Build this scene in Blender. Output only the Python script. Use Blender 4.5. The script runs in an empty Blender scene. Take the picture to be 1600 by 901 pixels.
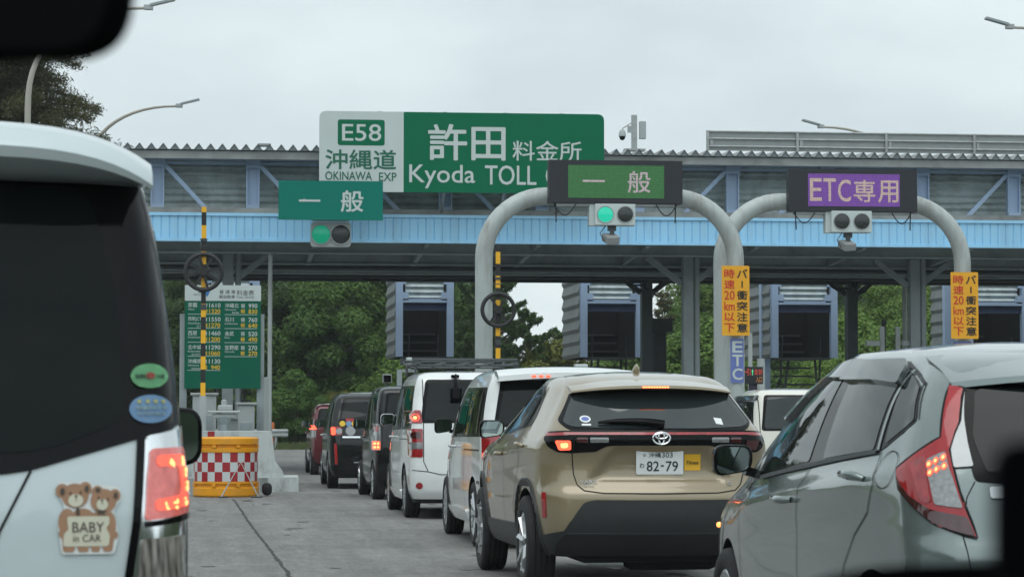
import bpy, bmesh, math, random
import numpy as np
from mathutils import Vector, Matrix
from mathutils.bvhtree import BVHTree
R = math.radians
SC = bpy.context.scene
COL = SC.collection
random.seed(7)

# ------------------------------------------------------------------ camera, sky, sun, exposure
CAM_YAW, CAM_PITCH, CAM_H, LENS = 7.0, 2.95, 1.2, 90.0
cd = bpy.data.cameras.new("camera"); cam = bpy.data.objects.new("camera", cd); COL.objects.link(cam)
cam.location = (0, 0, CAM_H); cam.rotation_euler = (R(90 + CAM_PITCH), 0, R(-CAM_YAW))
cd.lens = LENS; cd.sensor_width = 36; cd.clip_start = 0.05; cd.clip_end = 6000
cd.dof.use_dof = True; cd.dof.focus_distance = 26.0; cd.dof.aperture_fstop = 12.0
SC.camera = cam

SUN_EL, SUN_AZ = 70.0, 202.0          # azimuth clockwise from +Y (the direction of travel)
w = bpy.data.worlds.new("World"); SC.world = w; w.use_nodes = True
nt = w.node_tree; nt.nodes.clear()
wo = nt.nodes.new("ShaderNodeOutputWorld"); bg = nt.nodes.new("ShaderNodeBackground"); bg.inputs[1].default_value = 0.1
sky = nt.nodes.new("ShaderNodeTexSky"); sky.sky_type = 'NISHITA'; sky.sun_disc = False
sky.sun_elevation = R(SUN_EL); sky.sun_rotation = R(SUN_AZ); sky.dust_density = 3.0
tc = nt.nodes.new("ShaderNodeTexCoord"); mp = nt.nodes.new("ShaderNodeMapping"); mp.inputs['Scale'].default_value = (1.0, 1.0, 2.6)
nt.links.new(tc.outputs['Generated'], mp.inputs[0])
n1 = nt.nodes.new("ShaderNodeTexNoise"); n1.inputs['Scale'].default_value = 5.5; n1.inputs['Detail'].default_value = 7; n1.inputs['Roughness'].default_value = 0.52
nt.links.new(mp.outputs[0], n1.inputs['Vector'])
cr = nt.nodes.new("ShaderNodeValToRGB")
cr.color_ramp.elements[0].position = 0.36; cr.color_ramp.elements[0].color = (6.2, 7.15, 7.5, 1)
cr.color_ramp.elements[1].position = 0.62; cr.color_ramp.elements[1].color = (7.7, 8.6, 8.8, 1)
nt.links.new(n1.outputs['Fac'], cr.inputs[0])
mxs = nt.nodes.new("ShaderNodeMix"); mxs.data_type = 'RGBA'; mxs.inputs[0].default_value = 0.93
nt.links.new(sky.outputs[0], mxs.inputs[6]); nt.links.new(cr.outputs[0], mxs.inputs[7])
# sky behind the camera brightened, as added fill for surfaces facing it
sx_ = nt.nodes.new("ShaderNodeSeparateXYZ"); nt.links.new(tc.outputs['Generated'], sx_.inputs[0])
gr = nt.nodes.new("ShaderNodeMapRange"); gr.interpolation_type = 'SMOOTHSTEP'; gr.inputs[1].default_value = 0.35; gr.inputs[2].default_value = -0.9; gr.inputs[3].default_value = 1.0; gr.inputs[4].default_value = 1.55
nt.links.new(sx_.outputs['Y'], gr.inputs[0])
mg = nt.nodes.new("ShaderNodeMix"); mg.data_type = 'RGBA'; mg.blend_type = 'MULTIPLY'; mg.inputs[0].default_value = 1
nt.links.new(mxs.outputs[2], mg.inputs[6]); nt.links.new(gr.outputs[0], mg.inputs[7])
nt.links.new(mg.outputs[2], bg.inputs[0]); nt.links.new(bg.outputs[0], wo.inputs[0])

sd = bpy.data.lights.new("sun", 'SUN'); sd.energy = 1.0; sd.angle = R(50); sd.color = (1.0, 0.995, 0.98)
so = bpy.data.objects.new("sun", sd); COL.objects.link(so)
_d = Vector((math.sin(R(SUN_AZ)) * math.cos(R(SUN_EL)), math.cos(R(SUN_AZ)) * math.cos(R(SUN_EL)), math.sin(R(SUN_EL))))
so.rotation_euler = (-_d).to_track_quat('-Z', 'Y').to_euler(); so.location = (20, 40, 60)

vs = SC.view_settings; SC.display_settings.display_device = 'sRGB'
vs.view_transform = 'Standard'; vs.look = 'None'; vs.exposure = 0.16; vs.gamma = 1.0; vs.use_curve_mapping = False

# ------------------------------------------------------------------ helpers
FPX = 4000.0
_cy, _sy = math.cos(R(CAM_YAW)), math.sin(R(CAM_YAW)); _cp, _sp = math.cos(R(CAM_PITCH)), math.sin(R(CAM_PITCH))
_RT = Vector((_cy, -_sy, 0)); _FW = Vector((_sy * _cp, _cy * _cp, _sp)); _UP = _RT.cross(_FW)

def at(px, py, v):
    """the point of the plane Y = v seen at a given place of the photograph (used to survey positions)"""
    d = _RT * ((px - 800) / FPX) + _UP * ((450.5 - py) / FPX) + _FW
    return Vector((0, 0, CAM_H)) + d * (v / d.y)

def link(o, parent=None):
    COL.objects.link(o)
    if parent is not None: o.parent = parent
    return o

def tag(o, label=None, cat=None, group=None, kind=None):
    if label: o['label'] = label
    if cat: o['category'] = cat
    if group: o['group'] = group
    if kind: o['kind'] = kind
    return o

def thing(name, label, cat, loc=(0, 0, 0), rz=0.0, group=None):
    o = bpy.data.objects.new(name, None); COL.objects.link(o)
    o.location = loc; o.rotation_euler = (0, 0, rz); o.empty_display_size = 0.2
    return tag(o, label, cat, group)

def obj(name, bm, m, parent=None, smooth=False, angle=38):
    bmesh.ops.recalc_face_normals(bm, faces=bm.faces)
    me = bpy.data.meshes.new(name); bm.to_mesh(me); bm.free()
    for mm in (m if isinstance(m, (list, tuple)) else [m]): me.materials.append(mm)
    if smooth:
        me.polygons.foreach_set('use_smooth', [True] * len(me.polygons))
        me.set_sharp_from_angle(angle=R(angle))
    return link(bpy.data.objects.new(name, me), parent)

def struct(name, bm, m, **k):
    o = obj(name, bm, m, None, **k); o['kind'] = 'structure'; return o

def copy_tree(o, parent=None):
    c = o.copy(); COL.objects.link(c)
    if parent is not None: c.parent = parent
    for ch in list(o.children): copy_tree(ch, c)
    return c

def BM(): return bmesh.new()

def box(bm, c, s, rot=None, mi=0, bevel=0.0, seg=2):
    m = Matrix.Translation(Vector(c))
    if rot is not None:
        m = m @ (rot.to_4x4() if isinstance(rot, Matrix) else Matrix.Rotation(rot, 4, 'Z'))
    r = bmesh.ops.create_cube(bm, size=1.0)
    vs_ = r['verts']
    for v in vs_: v.co = Vector((v.co.x * s[0], v.co.y * s[1], v.co.z * s[2]))
    fs = list({f for v in vs_ for f in v.link_faces})
    if bevel > 0:
        es = list({e for v in vs_ for e in v.link_edges})
        rr = bmesh.ops.bevel(bm, geom=es, offset=min(bevel, min(s) * 0.49), segments=seg, affect='EDGES', profile=0.5)
        fs = [f for f in fs if f.is_valid] + rr['faces']
        fs = list(set(fs))
    vv = list({v for f in fs for v in f.verts})
    for v in vv: v.co = m @ v.co
    for f in fs: f.material_index = mi
    return fs

def bar(bm, a, b, wd, ht=None, mi=0):
    """a straight bar of rectangular section from a to b"""
    a, b = Vector(a), Vector(b); d = b - a; L = d.length
    if L < 1e-6: return
    q = d.to_track_quat('Y', 'Z').to_matrix()
    box(bm, (a + b) / 2, (wd, L, ht or wd), q, mi)

def tube(bm, pts, r, n=10, mi=0, caps=True):
    pts = [Vector(p) for p in pts]; rings = []
    rs = r if isinstance(r, (list, tuple)) else [r] * len(pts)
    ref = None
    for i, p in enumerate(pts):
        if i == 0: t = pts[1] - p
        elif i == len(pts) - 1: t = p - pts[i - 1]
        else: t = (pts[i + 1] - p).normalized() + (p - pts[i - 1]).normalized()
        t.normalize()
        if ref is None:
            ref = Vector((0, 0, 1)) if abs(t.z) < 0.9 else Vector((1, 0, 0))
        a = t.cross(ref); a.normalize(); b = a.cross(t); b.normalize(); ref = b
        rings.append([bm.verts.new(p + (a * math.cos(2 * math.pi * k / n) + b * math.sin(2 * math.pi * k / n)) * rs[i]) for k in range(n)])
    for i in range(len(rings) - 1):
        for k in range(n):
            f = bm.faces.new((rings[i][k], rings[i][(k + 1) % n], rings[i + 1][(k + 1) % n], rings[i + 1][k])); f.material_index = mi
    if caps:
        for q in (rings[0], rings[-1]):
            f = bm.faces.new(q); f.material_index = mi
    return rings

def lathe(bm, prof, n=32, axis='Z', loc=(0, 0, 0), mi=0, rot=None):
    """profile [(radius, height)] turned round an axis"""
    loc = Vector(loc); rings = []
    def P(r, h, a):
        if axis == 'Z': p = Vector((r * math.cos(a), r * math.sin(a), h))
        elif axis == 'X': p = Vector((h, r * math.cos(a), r * math.sin(a)))
        else: p = Vector((r * math.cos(a), h, r * math.sin(a)))
        if rot is not None: p = rot @ p
        return loc + p
    for r, h in prof:
        if r < 1e-5: rings.append([bm.verts.new(P(0, h, 0))])
        else: rings.append([bm.verts.new(P(r, h, 2 * math.pi * k / n)) for k in range(n)])
    for i in range(len(rings) - 1):
        A, B = rings[i], rings[i + 1]
        for k in range(n):
            q = [A[k % len(A)], A[(k + 1) % len(A)], B[(k + 1) % len(B)], B[k % len(B)]]
            u = []
            for v in q:
                if v not in u: u.append(v)
            if len(u) > 2:
                f = bm.faces.new(u); f.material_index = mi
    return rings

def prism(bm, poly, axis, a0, a1, mi=0):
    """polygon [(p,q)] extruded along an axis: 'Y' -> (x,z), 'X' -> (y,z), 'Z' -> (x,y)"""
    def P(p, q, h):
        return {'Y': (p, h, q), 'X': (h, p, q), 'Z': (p, q, h)}[axis]
    A = [bm.verts.new(P(p, q, a0)) for p, q in poly]; B = [bm.verts.new(P(p, q, a1)) for p, q in poly]
    n = len(poly); fs = [bm.faces.new(A), bm.faces.new(B[::-1])]
    for i in range(n): fs.append(bm.faces.new((A[i], B[i], B[(i + 1) % n], A[(i + 1) % n])))
    for f in fs: f.material_index = mi
    return fs

def fillet(poly, r, n=5):
    """rounds the corners of a 2D polygon; r is one radius or one per corner"""
    out = []; N = len(poly)
    for i in range(N):
        p = Vector(poly[i]); a = Vector(poly[i - 1]); b = Vector(poly[(i + 1) % N])
        rr = r[i] if isinstance(r, (list, tuple)) else r
        u, v = a - p, b - p
        k = min(rr, u.length * 0.48, v.length * 0.48)
        if k < 1e-4: out.append(tuple(p)); continue
        u.normalize(); v.normalize(); p0, p1 = p + u * k, p + v * k
        for j in range(n + 1):
            t = j / n; q = p0 * (1 - t) ** 2 + p * 2 * t * (1 - t) + p1 * t * t
            out.append(tuple(q))
    return out

def ring_poly(cx, cz, rx, rz, n=24):
    return [(cx + rx * math.cos(2 * math.pi * k / n), cz + rz * math.sin(2 * math.pi * k / n)) for k in range(n)]

def text_bm(s, w_, h_, cx=0, cz=0, bold=0.0, y=0.0, ext=0.0012, keep=False, shear=0.0):
    """writing as a mesh in the XZ plane, facing -Y, fitted to a box w_ x h_ centred on (cx, cz)"""
    cu = bpy.data.curves.new("writing", 'FONT'); cu.body = s; cu.size = 1.0; cu.resolution_u = 3; cu.shear = shear
    o = bpy.data.objects.new("writing", cu); COL.objects.link(o)
    dg = bpy.context.evaluated_depsgraph_get(); dg.update()
    me = bpy.data.meshes.new_from_object(o.evaluated_get(dg))
    bpy.data.objects.remove(o); bpy.data.curves.remove(cu)
    bm = BM(); bm.from_mesh(me); bpy.data.meshes.remove(me)
    xs = [v.co.x for v in bm.verts]; ys = [v.co.y for v in bm.verts]
    if not xs: return bm
    x0, x1, y0, y1 = min(xs), max(xs), min(ys), max(ys)
    sx = w_ / max(x1 - x0, 1e-4); sz = h_ / max(y1 - y0, 1e-4)
    if keep: sx = sz = min(sx, sz)
    for v in bm.verts:
        v.co = Vector((cx + (v.co.x - (x0 + x1) / 2) * sx, y, cz + (v.co.y - (y0 + y1) / 2) * sz))
    if bold > 0:                                   # heavier strokes: the same glyphs laid over each other, a hair apart
        r = bold * min(w_ / max(1, len(s) * .8), h_) * .8
        me = bpy.data.meshes.new("t"); bm.to_mesh(me); k = 0
        for dx, dz in ((1, 0), (-1, 0), (0, 1), (0, -1), (.7, .7), (-.7, .7), (.7, -.7), (-.7, -.7)):
            k += 1; n0 = len(bm.verts); bm.from_mesh(me); bm.verts.ensure_lookup_table()
            for v in bm.verts[n0:]: v.co += Vector((dx * r, -.00012 * k, dz * r))
        bpy.data.meshes.remove(me)
    return bm

def split_obj(name, bm, m, parent=None, **k):
    """each loose piece of the mesh becomes a part of its own"""
    left = set(bm.verts); out = []
    while left:
        st = [left.pop()]; isl = set(st)
        while st:
            v = st.pop()
            for e in v.link_edges:
                o = e.other_vert(v)
                if o not in isl: isl.add(o); left.discard(o); st.append(o)
        nb = BM(); mp_ = {v: nb.verts.new(v.co) for v in isl}
        for f in {f for v in isl for f in v.link_faces}:
            g = nb.faces.new([mp_[v] for v in f.verts]); g.material_index = f.material_index
        out.append(obj(name, nb, m, parent, **k))
    bm.free(); return out

def add_bm(dst, src, mi=0):
    me = bpy.data.meshes.new("t"); src.to_mesh(me); src.free()
    n0 = len(dst.faces); dst.from_mesh(me); bpy.data.meshes.remove(me)
    dst.faces.ensure_lookup_table()
    for f in dst.faces[n0:]: f.material_index = mi

# ------------------------------------------------------------------ materials
def mat(name, col, rough=0.5, metal=0.0, var=0.0, scale=6.0, spec=0.5, coat=0.0, emit=None, estr=0.0, bump=0.0, bscale=40.0, detail=6, dirt=None, dscale=2.0, damt=0.5, trans=0.0, streak=None):
    m = bpy.data.materials.new(name); m.use_nodes = True
    nt = m.node_tree; b = nt.nodes['Principled BSDF']
    b.inputs['Roughness'].default_value = rough; b.inputs['Metallic'].default_value = metal
    b.inputs['Specular IOR Level'].default_value = spec
    b.inputs['Coat Weight'].default_value = coat; b.inputs['Coat Roughness'].default_value = 0.04
    if trans: b.inputs['Transmission Weight'].default_value = trans
    c = (*col, 1); b.inputs['Base Color'].default_value = c
    tc = None
    if var > 0 or dirt is not None or bump > 0:
        tc = nt.nodes.new("ShaderNodeTexCoord")
    src = None
    if var > 0:
        n = nt.nodes.new("ShaderNodeTexNoise"); n.inputs['Scale'].default_value = scale; n.inputs['Detail'].default_value = detail
        nt.links.new(tc.outputs['Object'], n.inputs['Vector'])
        mr = nt.nodes.new("ShaderNodeMapRange"); mr.inputs[1].default_value = 0.25; mr.inputs[2].default_value = 0.75
        mr.inputs[3].default_value = 1 - var; mr.inputs[4].default_value = 1 + var
        nt.links.new(n.outputs['Fac'], mr.inputs[0])
        mx = nt.nodes.new("ShaderNodeMix"); mx.data_type = 'RGBA'; mx.blend_type = 'MULTIPLY'; mx.inputs[0].default_value = 1
        mx.inputs[6].default_value = c; nt.links.new(mr.outputs[0], mx.inputs[7]); src = mx.outputs[2]
    if dirt is not None:
        n2 = nt.nodes.new("ShaderNodeTexNoise"); n2.inputs['Scale'].default_value = dscale; n2.inputs['Detail'].default_value = 8; n2.inputs['Roughness'].default_value = 0.65
        if streak:                                  # rain streaks: the stain pattern is drawn out downwards
            ms_ = nt.nodes.new("ShaderNodeMapping"); ms_.inputs['Scale'].default_value = streak; nt.links.new(tc.outputs['Object'], ms_.inputs[0]); nt.links.new(ms_.outputs[0], n2.inputs['Vector'])
        else: nt.links.new(tc.outputs['Object'], n2.inputs['Vector'])
        r2 = nt.nodes.new("ShaderNodeMapRange"); r2.inputs[1].default_value = 0.48; r2.inputs[2].default_value = 0.75; r2.inputs[3].default_value = 0; r2.inputs[4].default_value = damt
        nt.links.new(n2.outputs['Fac'], r2.inputs[0])
        m2 = nt.nodes.new("ShaderNodeMix"); m2.data_type = 'RGBA'; m2.inputs[6].default_value = c; m2.inputs[7].default_value = (*dirt, 1)
        if src is not None: nt.links.new(src, m2.inputs[6])
        nt.links.new(r2.outputs[0], m2.inputs[0]); src = m2.outputs[2]
    if src is not None: nt.links.new(src, b.inputs['Base Color'])
    if bump > 0:
        n3 = nt.nodes.new("ShaderNodeTexNoise"); n3.inputs['Scale'].default_value = bscale; n3.inputs['Detail'].default_value = 5
        nt.links.new(tc.outputs['Object'], n3.inputs['Vector'])
        bp = nt.nodes.new("ShaderNodeBump"); bp.inputs['Strength'].default_value = bump; bp.inputs['Distance'].default_value = 0.01
        nt.links.new(n3.outputs['Fac'], bp.inputs['Height']); nt.links.new(bp.outputs[0], b.inputs['Normal'])
    if emit is not None:
        b.inputs['Emission Color'].default_value = (*emit, 1); b.inputs['Emission Strength'].default_value = estr
    return m

M = {}
def paint(name, col, metal=0.0, rough=0.28, coat=1.0, spec=0.5):
    return mat(name, col, rough, metal, spec=spec, var=0.03, scale=1.3, coat=coat, dirt=(0.10, 0.095, 0.085), dscale=3.0, damt=0.10)
M['beige'] = paint('beige paint', (0.26, 0.208, 0.125), 0.25)
M['white'] = paint('white paint', (0.74, 0.76, 0.75))
M['pearl'] = paint('cream white paint', (0.72, 0.70, 0.62))
M['vanwhite'] = paint('pearl white paint', (0.52, 0.595, 0.605), 0.12)
M['silver'] = paint('grey green paint', (0.185, 0.222, 0.217), 0.5, 0.20)
M['black'] = paint('black paint', (0.004, 0.0045, 0.005), coat=0.75, spec=0.12)
M['red'] = paint('dark red paint', (0.10, 0.004, 0.010), 0.3)
M['glass'] = mat('dark window glass', (0.005, 0.007, 0.007), 0.02, spec=0.28)
M['glass_soft'] = mat('tinted window glass', (0.010, 0.014, 0.0145), 0.015, spec=0.55)
M['glass_bright'] = mat('rear window glass', (0.020, 0.027, 0.028), 0.015, spec=0.85)
M['glass_van'] = mat('black privacy glass', (0.006, 0.0085, 0.0085), 0.03, spec=0.12)
M['gloss_black'] = mat('glossy black trim', (0.0035, 0.0035, 0.004), 0.12, spec=0.16)
M['clad'] = mat('black plastic cladding', (0.019, 0.0215, 0.023), 0.5, var=0.12, scale=14, bump=0.05, bscale=300)
M['rubber'] = mat('tyre rubber', (0.014, 0.014, 0.015), 0.8, var=0.25, scale=9, dirt=(0.10, 0.09, 0.08), dscale=5, damt=0.25)
M['under'] = mat('dark underbody', (0.008, 0.008, 0.009), 0.85, var=0.3, scale=8)
M['alloy'] = mat('silver alloy', (0.52, 0.53, 0.54), 0.28, 0.85, var=0.06, scale=8)
M['darkalloy'] = mat('dark alloy', (0.10, 0.10, 0.105), 0.35, 0.8)
M['paleinner'] = mat('pale grey inner lens', (0.30, 0.315, 0.315), 0.12, 0.2, coat=1.0, var=0.1, scale=20)
M['chrome'] = mat('chrome trim', (0.72, 0.74, 0.75), 0.10, 1.0, var=0.04, scale=10)
M['seam'] = mat('panel gap', (0.006, 0.006, 0.006), 0.9)
M['redlens'] = mat('red lamp lens', (0.30, 0.010, 0.014), 0.10, coat=1.0, var=0.35, scale=26, detail=2)
M['brightred'] = mat('bright red lamp lens', (0.33, 0.009, 0.013), 0.08, coat=0.3, var=0.10, scale=22, detail=2)
M['darklens'] = mat('dark red lamp lens', (0.050, 0.006, 0.008), 0.08, coat=1.0, var=0.4, scale=30, detail=2)
M['lit'] = mat('lit brake lamp', (0.7, 0.05, 0.03), 0.2, emit=(1.0, 0.13, 0.06), estr=1.5)
M['lithot'] = mat('lit lamp core', (0.9, 0.3, 0.1), 0.2, emit=(1.0, 0.42, 0.14), estr=2.2)
M['litamber'] = mat('lit amber lamp', (0.9, 0.3, 0.1), 0.2, emit=(1.0, 0.34, 0.07), estr=2.0)
M['clearlens'] = mat('clear lamp lens', (0.24, 0.245, 0.245), 0.12, 0.4, var=0.22, scale=70, detail=1, coat=1.0)
M['mirror'] = mat('mirror glass', (0.45, 0.54, 0.53), 0.03, 1.0)
M['plate'] = mat('number plate white', (0.72, 0.74, 0.74), 0.4)
M['ink'] = mat('dark ink', (0.015, 0.03, 0.025), 0.5)
M['ygold'] = mat('orange yellow sticker', (0.72, 0.40, 0.02), 0.5, var=0.05)

M['pole_white'] = mat('pale grey painted steel', (0.40, 0.44, 0.43), 0.42, var=0.05, scale=2, dirt=(0.20, 0.19, 0.16), dscale=2.0, damt=0.75, streak=(2.5, 2.5, .4))
M['steelblue'] = mat('pale blue painted steel', (0.37, 0.49, 0.67), 0.45, var=0.08, scale=3, dirt=(0.20, 0.21, 0.22), dscale=1.5, damt=0.4)
M['fascia'] = mat('sky blue fascia', (0.30, 0.59, 0.82), 0.38, var=0.07, scale=0.5, dirt=(0.21, 0.31, 0.38), dscale=1.0, damt=0.45, streak=(2.2, 2.2, .35))
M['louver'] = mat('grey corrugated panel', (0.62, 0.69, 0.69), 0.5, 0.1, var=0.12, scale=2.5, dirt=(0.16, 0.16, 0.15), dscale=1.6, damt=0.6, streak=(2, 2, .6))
M['roofmetal'] = mat('weathered roof metal', (0.27, 0.285, 0.28), 0.5, 0.2, var=0.2, scale=2, dirt=(0.10, 0.10, 0.095), dscale=1.2, damt=0.7)
M['soffit'] = mat('dark grey soffit', (0.16, 0.19, 0.20), 0.6, var=0.1, scale=1.5)
M['beam'] = mat('grey green beam', (0.26, 0.31, 0.315), 0.55, var=0.1, scale=2, dirt=(0.07, 0.07, 0.07), dscale=1.3, damt=0.5)
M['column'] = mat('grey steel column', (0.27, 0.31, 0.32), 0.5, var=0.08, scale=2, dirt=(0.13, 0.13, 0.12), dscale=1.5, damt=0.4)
M['galv'] = mat('galvanised steel', (0.36, 0.38, 0.38), 0.45, 0.4, var=0.15, scale=5, dirt=(0.17, 0.16, 0.14), dscale=3, damt=0.4)
M['darksteel'] = mat('dark steel', (0.045, 0.052, 0.055), 0.6, var=0.2, scale=5)
M['machine'] = mat('light grey machine casing', (0.36, 0.39, 0.39), 0.45, var=0.06, scale=4, dirt=(0.2, 0.19, 0.17), dscale=2, damt=0.35)
M['navy'] = mat('dark blue booth panel', (0.012, 0.022, 0.05), 0.4, var=0.1)
M['signgreen'] = mat('green sign sheeting', (0.000, 0.130, 0.062), 0.5, spec=0.15, var=0.04, scale=1.5)
M['signteal'] = mat('blue green sign sheeting', (0.002, 0.165, 0.125), 0.5, spec=0.15, var=0.04, scale=1.5)
M['boardgreen'] = mat('dark green board', (0.004, 0.105, 0.062), 0.5, spec=0.15, var=0.04, scale=2)
M['signwhite'] = mat('white sign sheeting', (0.50, 0.56, 0.55), 0.5, var=0.03, scale=1.5)
M['letter'] = mat('white lettering', (0.50, 0.56, 0.54), 0.5)
M['lettergreen'] = mat('green lettering', (0.002, 0.115, 0.062), 0.5)
M['letteryellow'] = mat('yellow lettering', (0.72, 0.46, 0.03), 0.5)
M['lettergrey'] = mat('grey lettering', (0.10, 0.11, 0.11), 0.5)
M['signyellow'] = mat('orange yellow sign', (0.78, 0.37, 0.012), 0.45, var=0.04, scale=3)
M['letterred'] = mat('red lettering', (0.55, 0.03, 0.012), 0.5)
M['letterblack'] = mat('black lettering', (0.012, 0.012, 0.012), 0.5)
M['etcblue'] = mat('blue violet sign', (0.12, 0.165, 0.42), 0.5)
M['ledbox'] = mat('black led housing', (0.014, 0.016, 0.022), 0.5, var=0.1)
M['backing'] = mat('sign back', (0.3, 0.31, 0.31), 0.5, 0.3)
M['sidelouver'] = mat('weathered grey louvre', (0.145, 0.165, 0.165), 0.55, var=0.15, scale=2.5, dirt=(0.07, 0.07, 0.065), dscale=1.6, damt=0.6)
M['yellow'] = mat('yellow plastic', (0.76, 0.32, 0.010), 0.4, var=0.05, scale=5, dirt=(0.25, 0.16, 0.05), dscale=5, damt=0.4)
M['poleyellow'] = mat('yellow band', (0.80, 0.42, 0.012), 0.45)
M['poleblack'] = mat('black band', (0.012, 0.012, 0.013), 0.55)
M['checkred'] = mat('red reflective square', (0.33, 0.018, 0.022), 0.4, var=0.06)
M['checkwhite'] = mat('white reflective square', (0.55, 0.58, 0.58), 0.4, var=0.05)
M['barrier'] = mat('white painted concrete', (0.48, 0.52, 0.51), 0.7, var=0.08, scale=3, dirt=(0.17, 0.165, 0.15), dscale=2.5, damt=0.85, streak=(1.6, 1.6, .8))
M['kerb'] = mat('island concrete', (0.30, 0.31, 0.30), 0.8, var=0.12, scale=4, dirt=(0.12, 0.12, 0.11), dscale=1.5, damt=0.5)
M['greenlit'] = mat('lit green signal', (0.0, 0.12, 0.07), 0.2, emit=(0.02, 0.62, 0.42), estr=0.75)
M['greensig'] = mat('lit green signal far', (0.0, 0.10, 0.05), 0.3, emit=(0.0, 0.30, 0.17), estr=0.6, var=.3, scale=40)
M['offlens'] = mat('unlit signal lens', (0.030, 0.034, 0.034), 0.3, var=0.6, scale=40)
M['interior'] = mat('matt black interior plastic', (0.002, 0.002, 0.0025), 0.9, spec=0.02, bump=0.1, bscale=300)
# ------------------------------------------------------------------ vehicles: a shell of horizontal slices, details draped on it
def pchip(xs, ys, x):
    xs = np.array(xs, float); ys = np.array(ys, float); h = np.diff(xs); d = np.diff(ys) / h
    m = np.zeros(len(xs)); m[0] = d[0]; m[-1] = d[-1]
    for i in range(1, len(xs) - 1):
        if d[i - 1] * d[i] > 0:
            w1, w2 = 2 * h[i] + h[i - 1], h[i] + 2 * h[i - 1]
            m[i] = (w1 + w2) / (w1 / d[i - 1] + w2 / d[i])
    x = np.asarray(x, float); k = np.clip(np.searchsorted(xs, x) - 1, 0, len(h) - 1)
    t = (x - xs[k]) / h[k]
    return (2 * t**3 - 3 * t**2 + 1) * ys[k] + (t**3 - 2 * t**2 + t) * h[k] * m[k] + (-2 * t**3 + 3 * t**2) * ys[k + 1] + (t**3 - t**2) * h[k] * m[k + 1]

def outline(w_, yr, yf, cx, cy, b, tr):
    """plan outline of one slice, counter-clockwise from the rear centre to the right"""
    P = []; NR, NC, NS, NF = 20, 9, 34, 8
    wr = w_ - tr
    cx = min(cx, wr * 0.7); L = yf - yr
    cy = min(cy, L * 0.3)
    for i in range(NR):
        x = (wr - cx) * i / NR; P.append((x, yr + b * (x / (wr - cx)) ** 2))
    for i in range(NC):
        t = math.pi / 2 * i / NC; P.append((wr - cx + cx * math.sin(t), yr + b + cy * (1 - math.cos(t))))
    y0 = yr + b + cy; fcx, fcy, fb, ft = min(0.3, w_ * 0.5), min(0.35, L * 0.2), min(0.16, L * 0.08), min(0.06, L * 0.03)
    y1 = yf - fb - fcy; ya = y0 + 0.42 * (y1 - y0); yb = y0 + 0.62 * (y1 - y0)
    for i in range(NS):
        y = y0 + (y1 - y0) * i / NS; x = w_
        if y < ya: x -= tr * ((ya - y) / (ya - y0)) ** 2
        if y > yb: x -= ft * ((y - yb) / (y1 - yb)) ** 2
        P.append((x, y))
    wf = w_ - ft
    for i in range(NC):
        t = math.pi / 2 * i / NC; P.append((wf - fcx + fcx * math.cos(t), y1 + fcy * math.sin(t)))
    for i in range(NF + 1):
        x = (wf - fcx) * (1 - i / NF); P.append((x, yf - fb * (x / (wf - fcx)) ** 2))
    left = [(-x, y) for x, y in P[1:-1]][::-1]
    return P + left

def shell(rows, dome=0.05, dome_n=7, dz=0.022):
    """rows (z, w, yr, yf, cx, cy, bulge, taper) from sill to roof edge, then a shallow dome of height dome"""
    A = np.array(rows, float); zs = A[:, 0]
    n = max(8, int((zs[-1] - zs[0]) / dz)); zz = np.unique(np.concatenate([np.linspace(zs[0], zs[-1], n), zs]))
    keep = [zz[0]]
    for z in zz[1:]:
        if z - keep[-1] > 0.006: keep.append(z)
    zz = np.array(keep); C = [pchip(zs, A[:, k], zz) for k in range(1, 8)]
    bm = BM(); rings = []
    for i, z in enumerate(zz):
        rings.append([bm.verts.new((x, y, z)) for x, y in outline(*[c[i] for c in C])])
    last = [c[-1] for c in C]; yc = (last[1] + last[2]) / 2; z0 = zz[-1]
    for j in range(1, dome_n):
        s = math.cos(math.pi / 2 * j / dome_n)
        if s < 0.12: break
        q = outline(*last)
        rings.append([bm.verts.new((x * s, yc + (y - yc) * s, z0 + dome * (1 - s * s) )) for x, y in q])
    m = len(rings[0])
    for i in range(len(rings) - 1):
        for k in range(m): bm.faces.new((rings[i][k], rings[i][(k + 1) % m], rings[i + 1][(k + 1) % m], rings[i + 1][k]))
    bm.faces.new(rings[0][::-1]); bm.faces.new(rings[-1])
    return bm

class Car: pass
AX = {'rear': (Vector((0, 1, 0)), Vector((1, 0, 0))), 'left': (Vector((1, 0, 0)), Vector((0, 1, 0))), 'right': (Vector((-1, 0, 0)), Vector((0, 1, 0)))}
def axis_of(ax):
    """direction of projection and the horizontal axis of the drawing plane"""
    if ax in AX: return AX[ax]
    s = 1 if ax[0] == 'L' else -1; a = R(float(ax[1:]))          # 'L35': looking in at the rear left corner, 35 degrees off straight ahead
    d = Vector((s * math.sin(a), math.cos(a), 0)); return d, Vector((d.y, -d.x, 0))

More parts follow.
